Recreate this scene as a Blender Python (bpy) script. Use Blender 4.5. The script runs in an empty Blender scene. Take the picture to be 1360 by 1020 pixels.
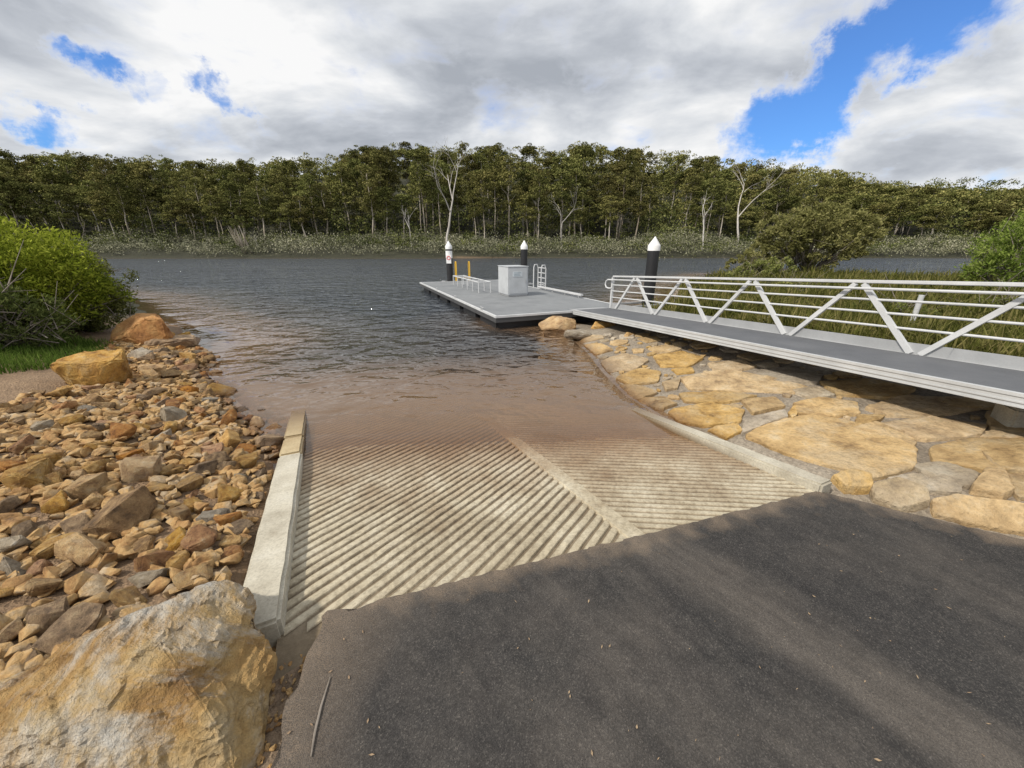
import bpy, bmesh, math, random
import numpy as np
from mathutils import Vector, Matrix, noise as mnoise
C = bpy.context.scene.collection
R = math.radians
rng = np.random.default_rng(7)
random.seed(7)
# ------------------------------------------------------------------ camera model
F = 511.0; CZ = 2.11; TILT = R(19.6); ST = math.sin(TILT); CT = math.cos(TILT)
def px(u, v, z=0.0):
    a = (u-680)/F; b = (510-v)/F
    yy = b*ST+CT; zz = b*CT-ST
    t = (z-CZ)/zz
    return np.array([a*t, yy*t, z])
def proj(x, y, z):
    z = z-CZ
    dep = y*CT-z*ST
    return 680+F*x/dep, 510-F*(y*ST+z*CT)/dep
def pct(x, y, z):
    u, v = proj(x, y, z)
    return u/13.6, v/10.2
O = np.array([0.9, 2.17]); D = np.array([-.4305, .9026]); N = np.array([.9026, .4305])
def RP(s, p): q = O+D*s+N*p; return float(q[0]), float(q[1])
XS = .035                                     # the ramp falls a little to the right
def ramp_z(s, p=0.0): return .17-.0925*s-XS*p
def edge_s(p): return .28-.48*(p+2.19)/4.0
def zas(x, y):
    p = (x-O[0])*N[0]+(y-O[1])*N[1]
    return .205-XS*np.clip(p, -2.6, 2.2)
prof_u = [-400, 0, 130, 250, 400, 470, 550, 620, 700, 760, 900, 1000, 1100, 1200, 1360, 1800]
prof_v = [186, 189, 201, 208, 206, 196, 178, 184, 183, 184, 196, 210, 227, 241, 250, 256]
def topz(u, y):
    v = np.interp(u, prof_u, prof_v)+2.0*np.sin(np.asarray(u)*.045)+2.0*np.sin(np.asarray(u)*.021+1); k = (510-v)/F
    return CZ+y*(k*CT-ST)/(CT+ST*k)
# ------------------------------------------------------------------ terrain
left_shore = [px(u, v)[:2] for u, v in [(172,398),(200,418),(235,437),(262,452),(285,470),(322,492),(345,508),(385,560)]]
NL = np.array([(-70,30),(-30,22)]+[tuple(q) for q in left_shore]+[(-2.2,3.6),(1.9,3.6),(1.85,4.9),(1.62,6.75),(1.1,9.0),(1.0,10.3),(2.4,11.4),(4.4,12.8),(6.2,15),(8.9,21.3),(16.5,31.5),(23,31),(25,25.8),(31,25.6),(42,27),(120,34),(120,-60),(-70,-60)])
AS = np.array([(-.98,1.52),(2.63,2.80),(3.7,2.22),(5.2,1.55),(9,-.3),(14,-6),(14,-14),(-1.6,-14),(-1.2,-1),(-.98,.3),(-.93,.9)])
def sdf(X, Y, P):
    d = np.full(X.shape, 1e9); ins = np.zeros(X.shape, bool); n = len(P)
    for i in range(n):
        a = P[i]; b = P[(i+1) % n]; e = b-a
        wx = X-a[0]; wy = Y-a[1]
        t = np.clip((wx*e[0]+wy*e[1])/(e@e), 0, 1)
        d = np.minimum(d, (wx-e[0]*t)**2+(wy-e[1]*t)**2)
        if a[1] != b[1]:
            c = ((a[1] > Y) != (b[1] > Y)) & (X < (b[0]-a[0])*(Y-a[1])/(b[1]-a[1])+a[0])
            ins ^= c
    d = np.sqrt(d)
    return np.where(ins, d, -d)
def sstep(x, a, b):
    t = np.clip((x-a)/(b-a), 0, 1); return t*t*(3-2*t)
def hgt(X, Y, sub=.06):
    X = np.asarray(X, float); Y = np.asarray(Y, float)
    sd = sdf(X, Y, NL)
    k = .15-.03*sstep(X, -.5, 1.5)
    h = np.clip(sd*k, -1.6, .42+.03*sstep(X, 0, 2)-.06*sstep(X, 6, 9)) + .02*np.sin(X*2.3+Y)*np.sin(Y*1.9-X*.7)*(np.abs(sd) < 30)
    yf = 83+2.5*np.sin(X*.03)+1.2*np.sin(X*.11+1)
    q = Y-yf
    hf = np.where(q < 0, np.clip(q*.15, -1.6, 0), np.where(q < 20, q*.14, 2.8+(q-20)*.075))
    Yc = np.clip(Y, 60, 195)
    u = 680+F*X/(Yc*CT-3)
    cap = .76*topz(u, Yc)
    hf = np.where(q > 30, np.minimum(hf+.32*np.clip(q-30, 0, None), np.maximum(cap, 4)), hf)
    h = np.maximum(h, hf)
    s = (X-O[0])*D[0]+(Y-O[1])*D[1]; p = (X-O[0])*N[0]+(Y-O[1])*N[1]
    wid = .37+.55*np.clip(s-2.6, 0, 4)
    m = (1-np.clip((np.abs(p+.19)-2.08)/wid, 0, 1))*(1-sstep(s, 5.5, 10))
    m = m*m*(3-2*m)
    pc = np.clip(p, -2.6, 2.2)
    h = h*(1-m)+(np.minimum(ramp_z(s, pc), .17-XS*pc)-sub)*m
    ma = sstep(sdf(X, Y, AS), -.35, -.02)
    h = h*(1-ma)+(.13-XS*pc)*ma
    return h
def h1(x, y): return float(hgt(np.array([x]), np.array([y]))[0])
def pxh(u, v, off=0.0):
    z = .15
    for i in range(9):
        P = px(u, v, z+off); z = .4*z+.6*h1(P[0], P[1])
    return np.array([P[0], P[1], z])
# ------------------------------------------------------------------ materials
def newmat(name):
    m = bpy.data.materials.new(name); m.use_nodes = True
    nt = m.node_tree; nt.nodes.clear()
    out = nt.nodes.new('ShaderNodeOutputMaterial')
    return m, nt, out
def nd(nt, t, ins=None, **kw):
    n = nt.nodes.new(t)
    for k, v in kw.items(): setattr(n, k, v)
    for k, v in (ins or {}).items():
        if hasattr(v, 'is_output'): nt.links.new(v, n.inputs[k])
        else: n.inputs[k].default_value = v
    return n
def ramp(nt, fac, stops):
    n = nt.nodes.new('ShaderNodeValToRGB'); nt.links.new(fac, n.inputs[0])
    cr = n.color_ramp
    while len(cr.elements) < len(stops): cr.elements.new(.5)
    for e, (pos, c) in zip(cr.elements, stops):
        e.position = pos; e.color = (*c, 1) if len(c) == 3 else c
    return n.outputs[0]
def mixc(nt, fac, a, b, mode='MIX'):
    n = nt.nodes.new('ShaderNodeMix'); n.data_type = 'RGBA'; n.blend_type = mode
    for i, v in ((0, fac), (6, a), (7, b)):
        if hasattr(v, 'is_output'): nt.links.new(v, n.inputs[i])
        else: n.inputs[i].default_value = v if i == 0 else ((*v, 1) if len(v) == 3 else v)
    return n.outputs[2]
def mth(nt, op, a, b=0.0, clamp=False):
    n = nt.nodes.new('ShaderNodeMath'); n.operation = op; n.use_clamp = clamp
    for i, v in ((0, a), (1, b)):
        if hasattr(v, 'is_output'): nt.links.new(v, n.inputs[i])
        else: n.inputs[i].default_value = v
    return n.outputs[0]
def pmat(name, stops, scale=3, fine=40, rough=.8, bump=.3, dist=.02, rand=0.0, world=False, finemix=.5, metal=0.0, stretch=None, wet=False, moss=None, mpos=(.5, .64)):
    m, nt, out = newmat(name)
    if world: vec = nd(nt, 'ShaderNodeNewGeometry').outputs['Position']
    else:
        tc = nd(nt, 'ShaderNodeTexCoord').outputs['Object']
        oi = nd(nt, 'ShaderNodeObjectInfo')
        off = nd(nt, 'ShaderNodeVectorMath', {0: oi.outputs['Location'], 1: (3.7, 3.7, 3.7)}, operation='MULTIPLY').outputs[0]
        vec = nd(nt, 'ShaderNodeVectorMath', {0: tc, 1: off}, operation='ADD').outputs[0]
    if stretch: vec = nd(nt, 'ShaderNodeVectorMath', {0: vec, 1: stretch}, operation='MULTIPLY').outputs[0]
    n1 = nd(nt, 'ShaderNodeTexNoise', {'Vector': vec, 'Scale': scale, 'Detail': 8.0, 'Roughness': .62})
    n2 = nd(nt, 'ShaderNodeTexNoise', {'Vector': vec, 'Scale': fine, 'Detail': 6.0, 'Roughness': .7})
    col = ramp(nt, n1.outputs[0], stops)
    fr = ramp(nt, n2.outputs[0], [(.3, (.45, .45, .45)), (.5, (1, 1, 1)), (.7, (1.35, 1.35, 1.35))])
    col = mixc(nt, finemix, col, fr, 'MULTIPLY')
    if moss:
        n3 = nd(nt, 'ShaderNodeTexNoise', {'Vector': vec, 'Scale': scale*.6, 'Detail': 9.0, 'Roughness': .75, 'Distortion': .6})
        col = mixc(nt, ramp(nt, n3.outputs[0], [(mpos[0], (0, 0, 0)), (mpos[1], (1, 1, 1))]), col, mixc(nt, .6, moss, fr, 'MULTIPLY'))
    if rand:
        oi2 = nd(nt, 'ShaderNodeObjectInfo')
        val = nd(nt, 'ShaderNodeMapRange', {0: oi2.outputs['Random'], 3: 1-rand, 4: 1+rand}).outputs[0]
        sat = nd(nt, 'ShaderNodeMapRange', {0: mth(nt, 'FRACT', mth(nt, 'MULTIPLY', oi2.outputs['Random'], 5.7)), 3: .8, 4: 1.18}).outputs[0]
        col = nd(nt, 'ShaderNodeHueSaturation', {'Value': val, 'Saturation': sat, 'Color': col}).outputs[0]
    rgh = rough
    if wet:
        z = nd(nt, 'ShaderNodeSeparateXYZ', {0: nd(nt, 'ShaderNodeNewGeometry').outputs['Position']}).outputs[2]
        w = nd(nt, 'ShaderNodeMapRange', {0: mth(nt, 'ADD', z, mth(nt, 'MULTIPLY', n1.outputs[0], -.08)), 1: .06, 2: -.03, 3: 0.0, 4: 1.0}).outputs[0]
        col = mixc(nt, w, col, mixc(nt, 1.0, col, (.42, .33, .25), 'MULTIPLY'))
        rgh = nd(nt, 'ShaderNodeMapRange', {0: w, 3: rough, 4: .25}).outputs[0]
    hh = mth(nt, 'ADD', mth(nt, 'MULTIPLY', n1.outputs[0], 1.5), mth(nt, 'MULTIPLY', n2.outputs[0], .6))
    bp = nd(nt, 'ShaderNodeBump', {'Strength': bump, 'Distance': dist, 'Height': hh})
    b = nd(nt, 'ShaderNodeBsdfPrincipled', {'Base Color': col, 'Roughness': rgh, 'Metallic': metal, 'Normal': bp.outputs[0]})
    nt.links.new(b.outputs[0], out.inputs[0])
    return m
def leafmat(name, stops, scale=.5, rand=.2, trans=.25):
    m, nt, out = newmat(name)
    g = nd(nt, 'ShaderNodeNewGeometry')
    n1 = nd(nt, 'ShaderNodeTexNoise', {'Vector': g.outputs['Position'], 'Scale': scale, 'Detail': 3.0})
    col = ramp(nt, mth(nt, 'ADD', mth(nt, 'MULTIPLY', n1.outputs[0], .6), mth(nt, 'MULTIPLY', g.outputs['Random Per Island'], .4)), stops)
    oi = nd(nt, 'ShaderNodeObjectInfo')
    val = nd(nt, 'ShaderNodeMapRange', {0: oi.outputs['Random'], 3: 1-rand, 4: 1+rand}).outputs[0]
    hue = nd(nt, 'ShaderNodeMapRange', {0: mth(nt, 'FRACT', mth(nt, 'MULTIPLY', oi.outputs['Random'], 7.3)), 3: .482, 4: .516}).outputs[0]
    col = nd(nt, 'ShaderNodeHueSaturation', {'Value': val, 'Hue': hue, 'Color': col}).outputs[0]
    if trans:
        b = nd(nt, 'ShaderNodeBsdfDiffuse', {'Color': col})
        t = nd(nt, 'ShaderNodeBsdfTranslucent', {'Color': col})
        mx = nd(nt, 'ShaderNodeMixShader', {0: trans, 1: b.outputs[0], 2: t.outputs[0]})
    else: mx = nd(nt, 'ShaderNodeBsdfDiffuse', {'Color': col})
    nt.links.new(mx.outputs[0], out.inputs[0])
    return m
def plain(name, c, rough=.5, metal=0.0, var=.12):
    d = tuple(x*(1-var) for x in c); e = tuple(min(1, x*(1+var)) for x in c)
    return pmat(name, [(.3, d), (.7, e)], 2.5, 60, rough, .05, .004, metal=metal, finemix=.12)

M = {}
M['ochre'] = pmat('ochre_rock', [(.3, (.18,.093,.033)), (.45, (.42,.24,.082)), (.58, (.55,.35,.13)), (.72, (.58,.44,.25))], 4.2, 38, .9, 1.0, .04, .28, moss=(.46,.31,.15), wet=True)
M['rust'] = pmat('rust_rock', [(.3, (.14,.057,.02)), (.48, (.41,.185,.055)), (.62, (.53,.28,.097)), (.75, (.52,.38,.22))], 4.5, 38, .9, 1.0, .04, .25, wet=True)
M['orange'] = pmat('orange_rock', [(.3, (.19,.08,.026)), (.46, (.42,.20,.066)), (.6, (.52,.30,.115)), (.75, (.52,.39,.23))], 3.0, 32, .9, 1.0, .05, 0, wet=True)
M['brown'] = pmat('brown_rock', [(.3, (.11,.068,.037)), (.5, (.29,.185,.094)), (.65, (.42,.285,.15)), (.78, (.48,.38,.26))], 4.5, 38, .9, 1.0, .04, .28, wet=True)
M['grey'] = pmat('grey_rock', [(.3, (.18,.145,.105)), (.5, (.38,.31,.22)), (.65, (.48,.42,.33)), (.78, (.55,.50,.43))], 4.5, 40, .9, 1.0, .035, .2, wet=True)
M['slab'] = pmat('ochre_slab', [(.3, (.17,.106,.049)), (.43, (.38,.25,.11)), (.56, (.52,.36,.17)), (.70, (.55,.435,.275))], 3.4, 24, .92, 1.0, .05, .22, moss=(.45,.34,.20), wet=True)
M['slab_grey'] = pmat('grey_slab', [(.3, (.20,.155,.105)), (.5, (.39,.315,.22)), (.7, (.50,.44,.34))], 3.4, 24, .92, 1.0, .05, .18, moss=(.42,.33,.21), wet=True)
M['boulder'] = pmat('boulder_rock', [(.28, (.20,.105,.038)), (.42, (.44,.26,.09)), (.53, (.54,.36,.15)), (.66, (.56,.45,.28)), (.78, (.60,.55,.46))], 3.0, 20, .92, 1.0, .11, 0, moss=(.60,.56,.49), mpos=(.46, .60))
M['concrete'] = pmat('kerb_concrete', [(.3, (.32,.285,.22)), (.55, (.48,.445,.36)), (.75, (.57,.54,.46))], 3, 60, .85, .25, .01, wet=True)
M['kerb_ochre'] = pmat('stained_concrete', [(.3, (.33,.24,.13)), (.6, (.47,.38,.23)), (.75, (.52,.46,.33))], 3, 60, .85, .25, .01, wet=True)
M['alu'] = plain('white_aluminium', (.56,.57,.58), .4, .0)
M['beam'] = plain('dull_aluminium', (.47,.48,.485), .45, .0)
M['alu_grey'] = plain('grey_aluminium', (.44,.45,.46), .4, .3)
M['deck'] = pmat('pontoon_deck', [(.3, (.16,.17,.18)), (.7, (.23,.24,.25))], 1.5, 90, .8, .15, .004, finemix=.35)
M['grate'] = pmat('gangway_deck', [(.3, (.085,.09,.10)), (.7, (.13,.135,.145))], 1.5, 120, .75, .3, .006, finemix=.5)
M['black'] = plain('black_sleeve', (.018,.018,.02), .45)
M['fender'] = plain('dark_fender', (.06,.06,.062), .6)
M['white'] = plain('white_paint', (.80,.80,.80), .45)
M['yellow'] = plain('yellow_paint', (.70,.42,.03), .5)
M['red'] = plain('red_paint', (.6,.03,.03), .5)
M['box'] = plain('grey_cabinet', (.46,.48,.50), .5)
M['sign'] = plain('sign_face', (.56,.60,.63), .5)
M['ink'] = plain('sign_ink', (.24,.31,.36), .5)
M['bark'] = pmat('pale_bark', [(.3, (.20,.16,.12)), (.5, (.39,.34,.275)), (.7, (.56,.51,.44))], .6, 5, .9, .2, .02, .35, stretch=(1, 1, .25))
M['dead'] = pmat('bleached_wood', [(.3, (.34,.31,.285)), (.7, (.58,.55,.51))], .8, 5, .9, .2, .02, .1, stretch=(1, 1, .3))
M['twig'] = pmat('grey_twig', [(.3, (.12,.10,.08)), (.7, (.30,.26,.22))], 4, 30, .9, .2, .01)
M['gum'] = leafmat('gum_leaves', [(.28, (.048,.056,.017)), (.5, (.145,.148,.048)), (.72, (.29,.27,.10))], .3, .36, 0)
M['under'] = leafmat('undergrowth_leaves', [(.3, (.05,.062,.018)), (.55, (.125,.138,.046)), (.75, (.24,.235,.09))], .2, .1, 0)
M['scrub'] = leafmat('scrub_leaves', [(.34, (.09,.096,.056)), (.52, (.22,.22,.14)), (.70, (.38,.36,.265))], .10, .1, 0)
M['bush'] = leafmat('bright_needles', [(.28, (.065,.10,.013)), (.5, (.21,.285,.030)), (.72, (.40,.48,.075))], 1.1, .05, .4)
M['bush_mid'] = leafmat('soft_green_needles', [(.28, (.08,.11,.02)), (.5, (.23,.29,.055)), (.72, (.39,.43,.12))], 1.1, .05, .4)
M['bush_dull'] = leafmat('dull_needles', [(.28, (.05,.065,.018)), (.5, (.13,.15,.045)), (.72, (.24,.26,.09))], 1.3, .1, .35)
M['olive'] = leafmat('olive_leaves', [(.28, (.085,.10,.026)), (.5, (.215,.235,.072)), (.72, (.37,.37,.14))], .5, .1, .35)
M['olive_pale'] = leafmat('pale_olive_leaves', [(.28, (.125,.13,.042)), (.5, (.275,.28,.10)), (.72, (.43,.41,.175))], .5, .1, .4)
M['sedge'] = leafmat('sedge_blades', [(.25, (.028,.037,.010)), (.5, (.105,.122,.030)), (.75, (.27,.25,.095))], .9, .1, .3)
M['grass'] = leafmat('grass_blades', [(.25, (.045,.07,.014)), (.5, (.105,.165,.03)), (.75, (.20,.26,.06))], 1.5, .1, .35)

# asphalt
m, nt, out = newmat('asphalt'); M['asphalt'] = m
pos = nd(nt, 'ShaderNodeNewGeometry').outputs['Position']
v1 = nd(nt, 'ShaderNodeTexVoronoi', {'Vector': pos, 'Scale': 200.0})
v2 = nd(nt, 'ShaderNodeTexNoise', {'Vector': pos, 'Scale': 220.0, 'Detail': 4.0, 'Roughness': .7})
rot = nd(nt, 'ShaderNodeMapping', {'Vector': pos, 'Rotation': (0, 0, R(52))})
rs = nd(nt, 'ShaderNodeSeparateXYZ', {0: rot.outputs[0]})
wob = nd(nt, 'ShaderNodeTexNoise', {'Vector': pos, 'Scale': 1.1, 'Detail': 6.0, 'Roughness': .6})
dirv2 = nd(nt, 'ShaderNodeVectorMath', {0: rot.outputs[0], 1: (.9, 5.0, 1)}, operation='MULTIPLY')
strk = nd(nt, 'ShaderNodeTexNoise', {'Vector': dirv2.outputs[0], 'Scale': 1.6, 'Detail': 9.0, 'Roughness': .72})
big = nd(nt, 'ShaderNodeTexNoise', {'Vector': pos, 'Scale': .8, 'Detail': 8.0, 'Roughness': .62})
mid = nd(nt, 'ShaderNodeTexNoise', {'Vector': pos, 'Scale': 14.0, 'Detail': 8.0, 'Roughness': .72})
base = ramp(nt, v1.outputs['Color'], [(.0, (.024,.0235,.0235)), (.6, (.043,.0415,.041)), (.85, (.072,.068,.064)), (1, (.13,.12,.11))])
base = mixc(nt, 1.0, base, ramp(nt, mid.outputs[0], [(.3, (.72,.72,.73)), (.7, (1.26,1.24,1.21))]), 'MULTIPLY')
base = mixc(nt, .5, base, ramp(nt, strk.outputs[0], [(.35, (.75,.75,.76)), (.65, (1.25,1.23,1.2))]), 'MULTIPLY')
yb = px(1150, 900, .2); yr = float(yb[0]*math.sin(R(52))+yb[1]*math.cos(R(52)))
dd_ = mth(nt, 'ABSOLUTE', mth(nt, 'SUBTRACT', mth(nt, 'ADD', rs.outputs[1], mth(nt, 'MULTIPLY', mth(nt, 'SUBTRACT', wob.outputs[0], .5), .8)), yr))
band = nd(nt, 'ShaderNodeMapRange', {0: dd_, 1: .38, 2: .05, 3: 0.0, 4: .48}, interpolation_type='SMOOTHSTEP').outputs[0]
patch = nd(nt, 'ShaderNodeMapRange', {0: big.outputs[0], 1: .46, 2: .70, 3: 0.0, 4: .42}).outputs[0]
dust = mth(nt, 'MULTIPLY', mth(nt, 'MAXIMUM', band, patch), nd(nt, 'ShaderNodeMapRange', {0: strk.outputs[0], 1: .3, 2: .62, 3: .35, 4: 1.0}).outputs[0])
sp = ramp(nt, v2.outputs[0], [(.40, (0,0,0)), (.60, (1,1,1))])
col = mixc(nt, mth(nt, 'MULTIPLY', dust, mth(nt, 'ADD', mth(nt, 'MULTIPLY', sp, .75), .25)), base, (.24,.205,.17))
sd_ = nd(nt, 'ShaderNodeAttribute', attribute_name='edge')
en = mth(nt, 'ADD', sd_.outputs['Fac'], mth(nt, 'MULTIPLY', mth(nt, 'SUBTRACT', nd(nt, 'ShaderNodeTexNoise', {'Vector': pos, 'Scale': 7.0, 'Detail': 6.0}).outputs[0], .5), .5))
ef = nd(nt, 'ShaderNodeMapRange', {0: en, 1: .16, 2: -.04, 3: 0.0, 4: .9}).outputs[0]
# brown dirt spreads a little further in along the left side
xl = nd(nt, 'ShaderNodeSeparateXYZ', {0: pos}).outputs[0]
le = nd(nt, 'ShaderNodeMapRange', {0: mth(nt, 'ADD', xl, mth(nt, 'MULTIPLY', mth(nt, 'SUBTRACT', wob.outputs[0], .5), .5)), 1: -.55, 2: -1.0, 3: 0.0, 4: .75}).outputs[0]
col = mixc(nt, mth(nt, 'MULTIPLY', mth(nt, 'MAXIMUM', ef, le), mth(nt, 'ADD', mth(nt, 'MULTIPLY', sp, .75), .25)), col, (.24,.185,.135))
hh = mth(nt, 'ADD', v1.outputs['Distance'], mth(nt, 'MULTIPLY', v2.outputs[0], .5))
bp = nd(nt, 'ShaderNodeBump', {'Strength': .5, 'Distance': .004, 'Height': hh})
b = nd(nt, 'ShaderNodeBsdfPrincipled', {'Base Color': col, 'Roughness': .88, 'Specular IOR Level': .2, 'Normal': bp.outputs[0]})
nt.links.new(b.outputs[0], out.inputs[0])

# ramp concrete
m, nt, out = newmat('ramp_concrete'); M['ramp'] = m
pos = nd(nt, 'ShaderNodeNewGeometry').outputs['Position']
at = nd(nt, 'ShaderNodeAttribute', attribute_name='rib').outputs['Fac']
n1 = nd(nt, 'ShaderNodeTexNoise', {'Vector': pos, 'Scale': 1.9, 'Detail': 10.0, 'Roughness': .7})
n2 = nd(nt, 'ShaderNodeTexNoise', {'Vector': pos, 'Scale': 30.0, 'Detail': 6.0, 'Roughness': .75})
top = ramp(nt, n1.outputs[0], [(.32, (.29,.235,.15)), (.5, (.47,.41,.295)), (.68, (.59,.54,.42))])
gro = ramp(nt, n1.outputs[0], [(.3, (.11,.082,.052)), (.5, (.20,.155,.10)), (.7, (.33,.27,.19))])
z = nd(nt, 'ShaderNodeSeparateXYZ', {0: pos}).outputs[2]
silt = nd(nt, 'ShaderNodeMapRange', {0: mth(nt, 'ADD', z, mth(nt, 'MULTIPLY', mth(nt, 'SUBTRACT', n1.outputs[0], .5), .3)), 1: .14, 2: .0, 3: 0.0, 4: .85}).outputs[0]
af = mth(nt, 'ADD', at, mth(nt, 'MULTIPLY', mth(nt, 'SUBTRACT', n2.outputs[0], .57), 1.6), True)
col = mixc(nt, af, mixc(nt, silt, gro, (.14,.094,.058)), mixc(nt, silt, top, (.32,.215,.13)))
col = mixc(nt, .5, col, ramp(nt, n2.outputs[0], [(.3, (.55,.55,.55)), (.55, (1.05,1.05,1.05))]), 'MULTIPLY')
w = nd(nt, 'ShaderNodeMapRange', {0: mth(nt, 'ADD', z, mth(nt, 'MULTIPLY', n1.outputs[0], -.06)), 1: .03, 2: -.02, 3: 0.0, 4: 1.0}).outputs[0]
col = mixc(nt, w, col, mixc(nt, 1.0, col, (.76,.66,.57), 'MULTIPLY'))
bp = nd(nt, 'ShaderNodeBump', {'Strength': .5, 'Distance': .012, 'Height': n2.outputs[0]})
b = nd(nt, 'ShaderNodeBsdfPrincipled', {'Base Color': col, 'Roughness': nd(nt, 'ShaderNodeMapRange', {0: w, 3: .85, 4: .3}).outputs[0], 'Normal': bp.outputs[0]})
nt.links.new(b.outputs[0], out.inputs[0])

# ground
m, nt, out = newmat('ground_soil'); M['ground'] = m
pos = nd(nt, 'ShaderNodeNewGeometry').outputs['Position']
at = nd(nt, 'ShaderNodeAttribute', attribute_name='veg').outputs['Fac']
n1 = nd(nt, 'ShaderNodeTexNoise', {'Vector': pos, 'Scale': 1.3, 'Detail': 9.0, 'Roughness': .65})
n2 = nd(nt, 'ShaderNodeTexVoronoi', {'Vector': pos, 'Scale': 38.0})
n3 = nd(nt, 'ShaderNodeTexNoise', {'Vector': pos, 'Scale': 90.0, 'Detail': 4.0})
sand = ramp(nt, n1.outputs[0], [(.3, (.19,.155,.115)), (.5, (.29,.245,.19)), (.7, (.38,.33,.265))])
xx = nd(nt, 'ShaderNodeSeparateXYZ', {0: pos}).outputs[0]
lf = nd(nt, 'ShaderNodeMapRange', {0: xx, 1: -.2, 2: -1.4, 3: 0.0, 4: 1.0}).outputs[0]
sand = mixc(nt, lf, sand, mixc(nt, 1.0, sand, (.84,.66,.50), 'MULTIPLY'))
sand = mixc(nt, .6, sand, ramp(nt, n2.outputs['Color'], [(.1, (.5,.48,.46)), (.6, (1,1,1)), (1, (1.4,1.37,1.33))]), 'MULTIPLY')
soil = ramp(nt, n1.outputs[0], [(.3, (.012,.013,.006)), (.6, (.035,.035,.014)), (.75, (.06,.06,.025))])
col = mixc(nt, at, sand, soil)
z = nd(nt, 'ShaderNodeSeparateXYZ', {0: pos}).outputs[2]
w = nd(nt, 'ShaderNodeMapRange', {0: z, 1: .03, 2: -.03, 3: 0.0, 4: 1.0}).outputs[0]
col = mixc(nt, w, col, mixc(nt, 1.0, col, (.6,.48,.38), 'MULTIPLY'))
bp = nd(nt, 'ShaderNodeBump', {'Strength': .8, 'Distance': .02, 'Height': mth(nt, 'ADD', n2.outputs['Distance'], n3.outputs[0])})
b = nd(nt, 'ShaderNodeBsdfPrincipled', {'Base Color': col, 'Roughness': .9, 'Normal': bp.outputs[0]})
nt.links.new(b.outputs[0], out.inputs[0])

# water
m, nt, out = newmat('river_water'); M['water'] = m
pos = nd(nt, 'ShaderNodeNewGeometry').outputs['Position']
dep = nd(nt, 'ShaderNodeAttribute', attribute_name='depth').outputs['Fac']
mp = nd(nt, 'ShaderNodeMapping', {'Vector': pos, 'Rotation': (0, 0, R(-10)), 'Scale': (.7, 1.0, 1)})
mp2 = nd(nt, 'ShaderNodeMapping', {'Vector': pos, 'Rotation': (0, 0, R(20)), 'Scale': (.75, 1.0, 1)})
w0 = nd(nt, 'ShaderNodeTexNoise', {'Vector': mp.outputs[0], 'Scale': .6, 'Detail': 2.0, 'Roughness': .5, 'Distortion': .3})
w1 = nd(nt, 'ShaderNodeTexNoise', {'Vector': mp.outputs[0], 'Scale': 1.8, 'Detail': 1.5, 'Roughness': .45, 'Distortion': .6})
w2 = nd(nt, 'ShaderNodeTexNoise', {'Vector': mp2.outputs[0], 'Scale': 4.8, 'Detail': 2.0, 'Roughness': .5, 'Distortion': .4})
gust = nd(nt, 'ShaderNodeTexNoise', {'Vector': mp.outputs[0], 'Scale': .10, 'Detail': 3.0})
gs = nd(nt, 'ShaderNodeMapRange', {0: gust.outputs[0], 1: .35, 2: .65, 3: .7, 4: 1.2}).outputs[0]
calm = mth(nt, 'MULTIPLY', nd(nt, 'ShaderNodeMapRange', {0: dep, 1: .05, 2: .58, 3: .03, 4: 1.0}).outputs[0], gs)
hw = mth(nt, 'ADD', mth(nt, 'MULTIPLY', w0.outputs[0], .5), mth(nt, 'ADD', mth(nt, 'MULTIPLY', w1.outputs[0], .70), mth(nt, 'MULTIPLY', w2.outputs[0], .29)))
bp = nd(nt, 'ShaderNodeBump', {'Strength': 1.0, 'Distance': .56, 'Height': mth(nt, 'MULTIPLY', hw, calm)})
body = ramp(nt, nd(nt, 'ShaderNodeMapRange', {0: dep, 1: 0.0, 2: 1.0}).outputs[0], [(0, (.40,.265,.16)), (.10, (.31,.198,.116)), (.22, (.16,.103,.064)), (.40, (.055,.046,.040)), (.75, (.030,.035,.044))])
opa = nd(nt, 'ShaderNodeMapRange', {0: dep, 1: 0.0, 2: .25, 3: .06, 4: 1.0}).outputs[0]
tr = nd(nt, 'ShaderNodeBsdfTransparent', {'Color': (.95, .87, .77, 1)})
df = nd(nt, 'ShaderNodeBsdfDiffuse', {'Color': body})
bd = nd(nt, 'ShaderNodeMixShader', {0: opa, 1: tr.outputs[0], 2: df.outputs[0]})
gl = nd(nt, 'ShaderNodeBsdfGlossy', {'Roughness': .025, 'Color': (.96, .99, 1, 1), 'Normal': bp.outputs[0]})
ior = nd(nt, 'ShaderNodeMapRange', {0: dep, 1: .0, 2: .5, 3: 1.34, 4: 1.85}).outputs[0]
fr = nd(nt, 'ShaderNodeFresnel', {'IOR': ior, 'Normal': bp.outputs[0]})
fin = nd(nt, 'ShaderNodeMixShader', {0: fr.outputs[0], 1: bd.outputs[0], 2: gl.outputs[0]})
nt.links.new(fin.outputs[0], out.inputs[0])

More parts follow.
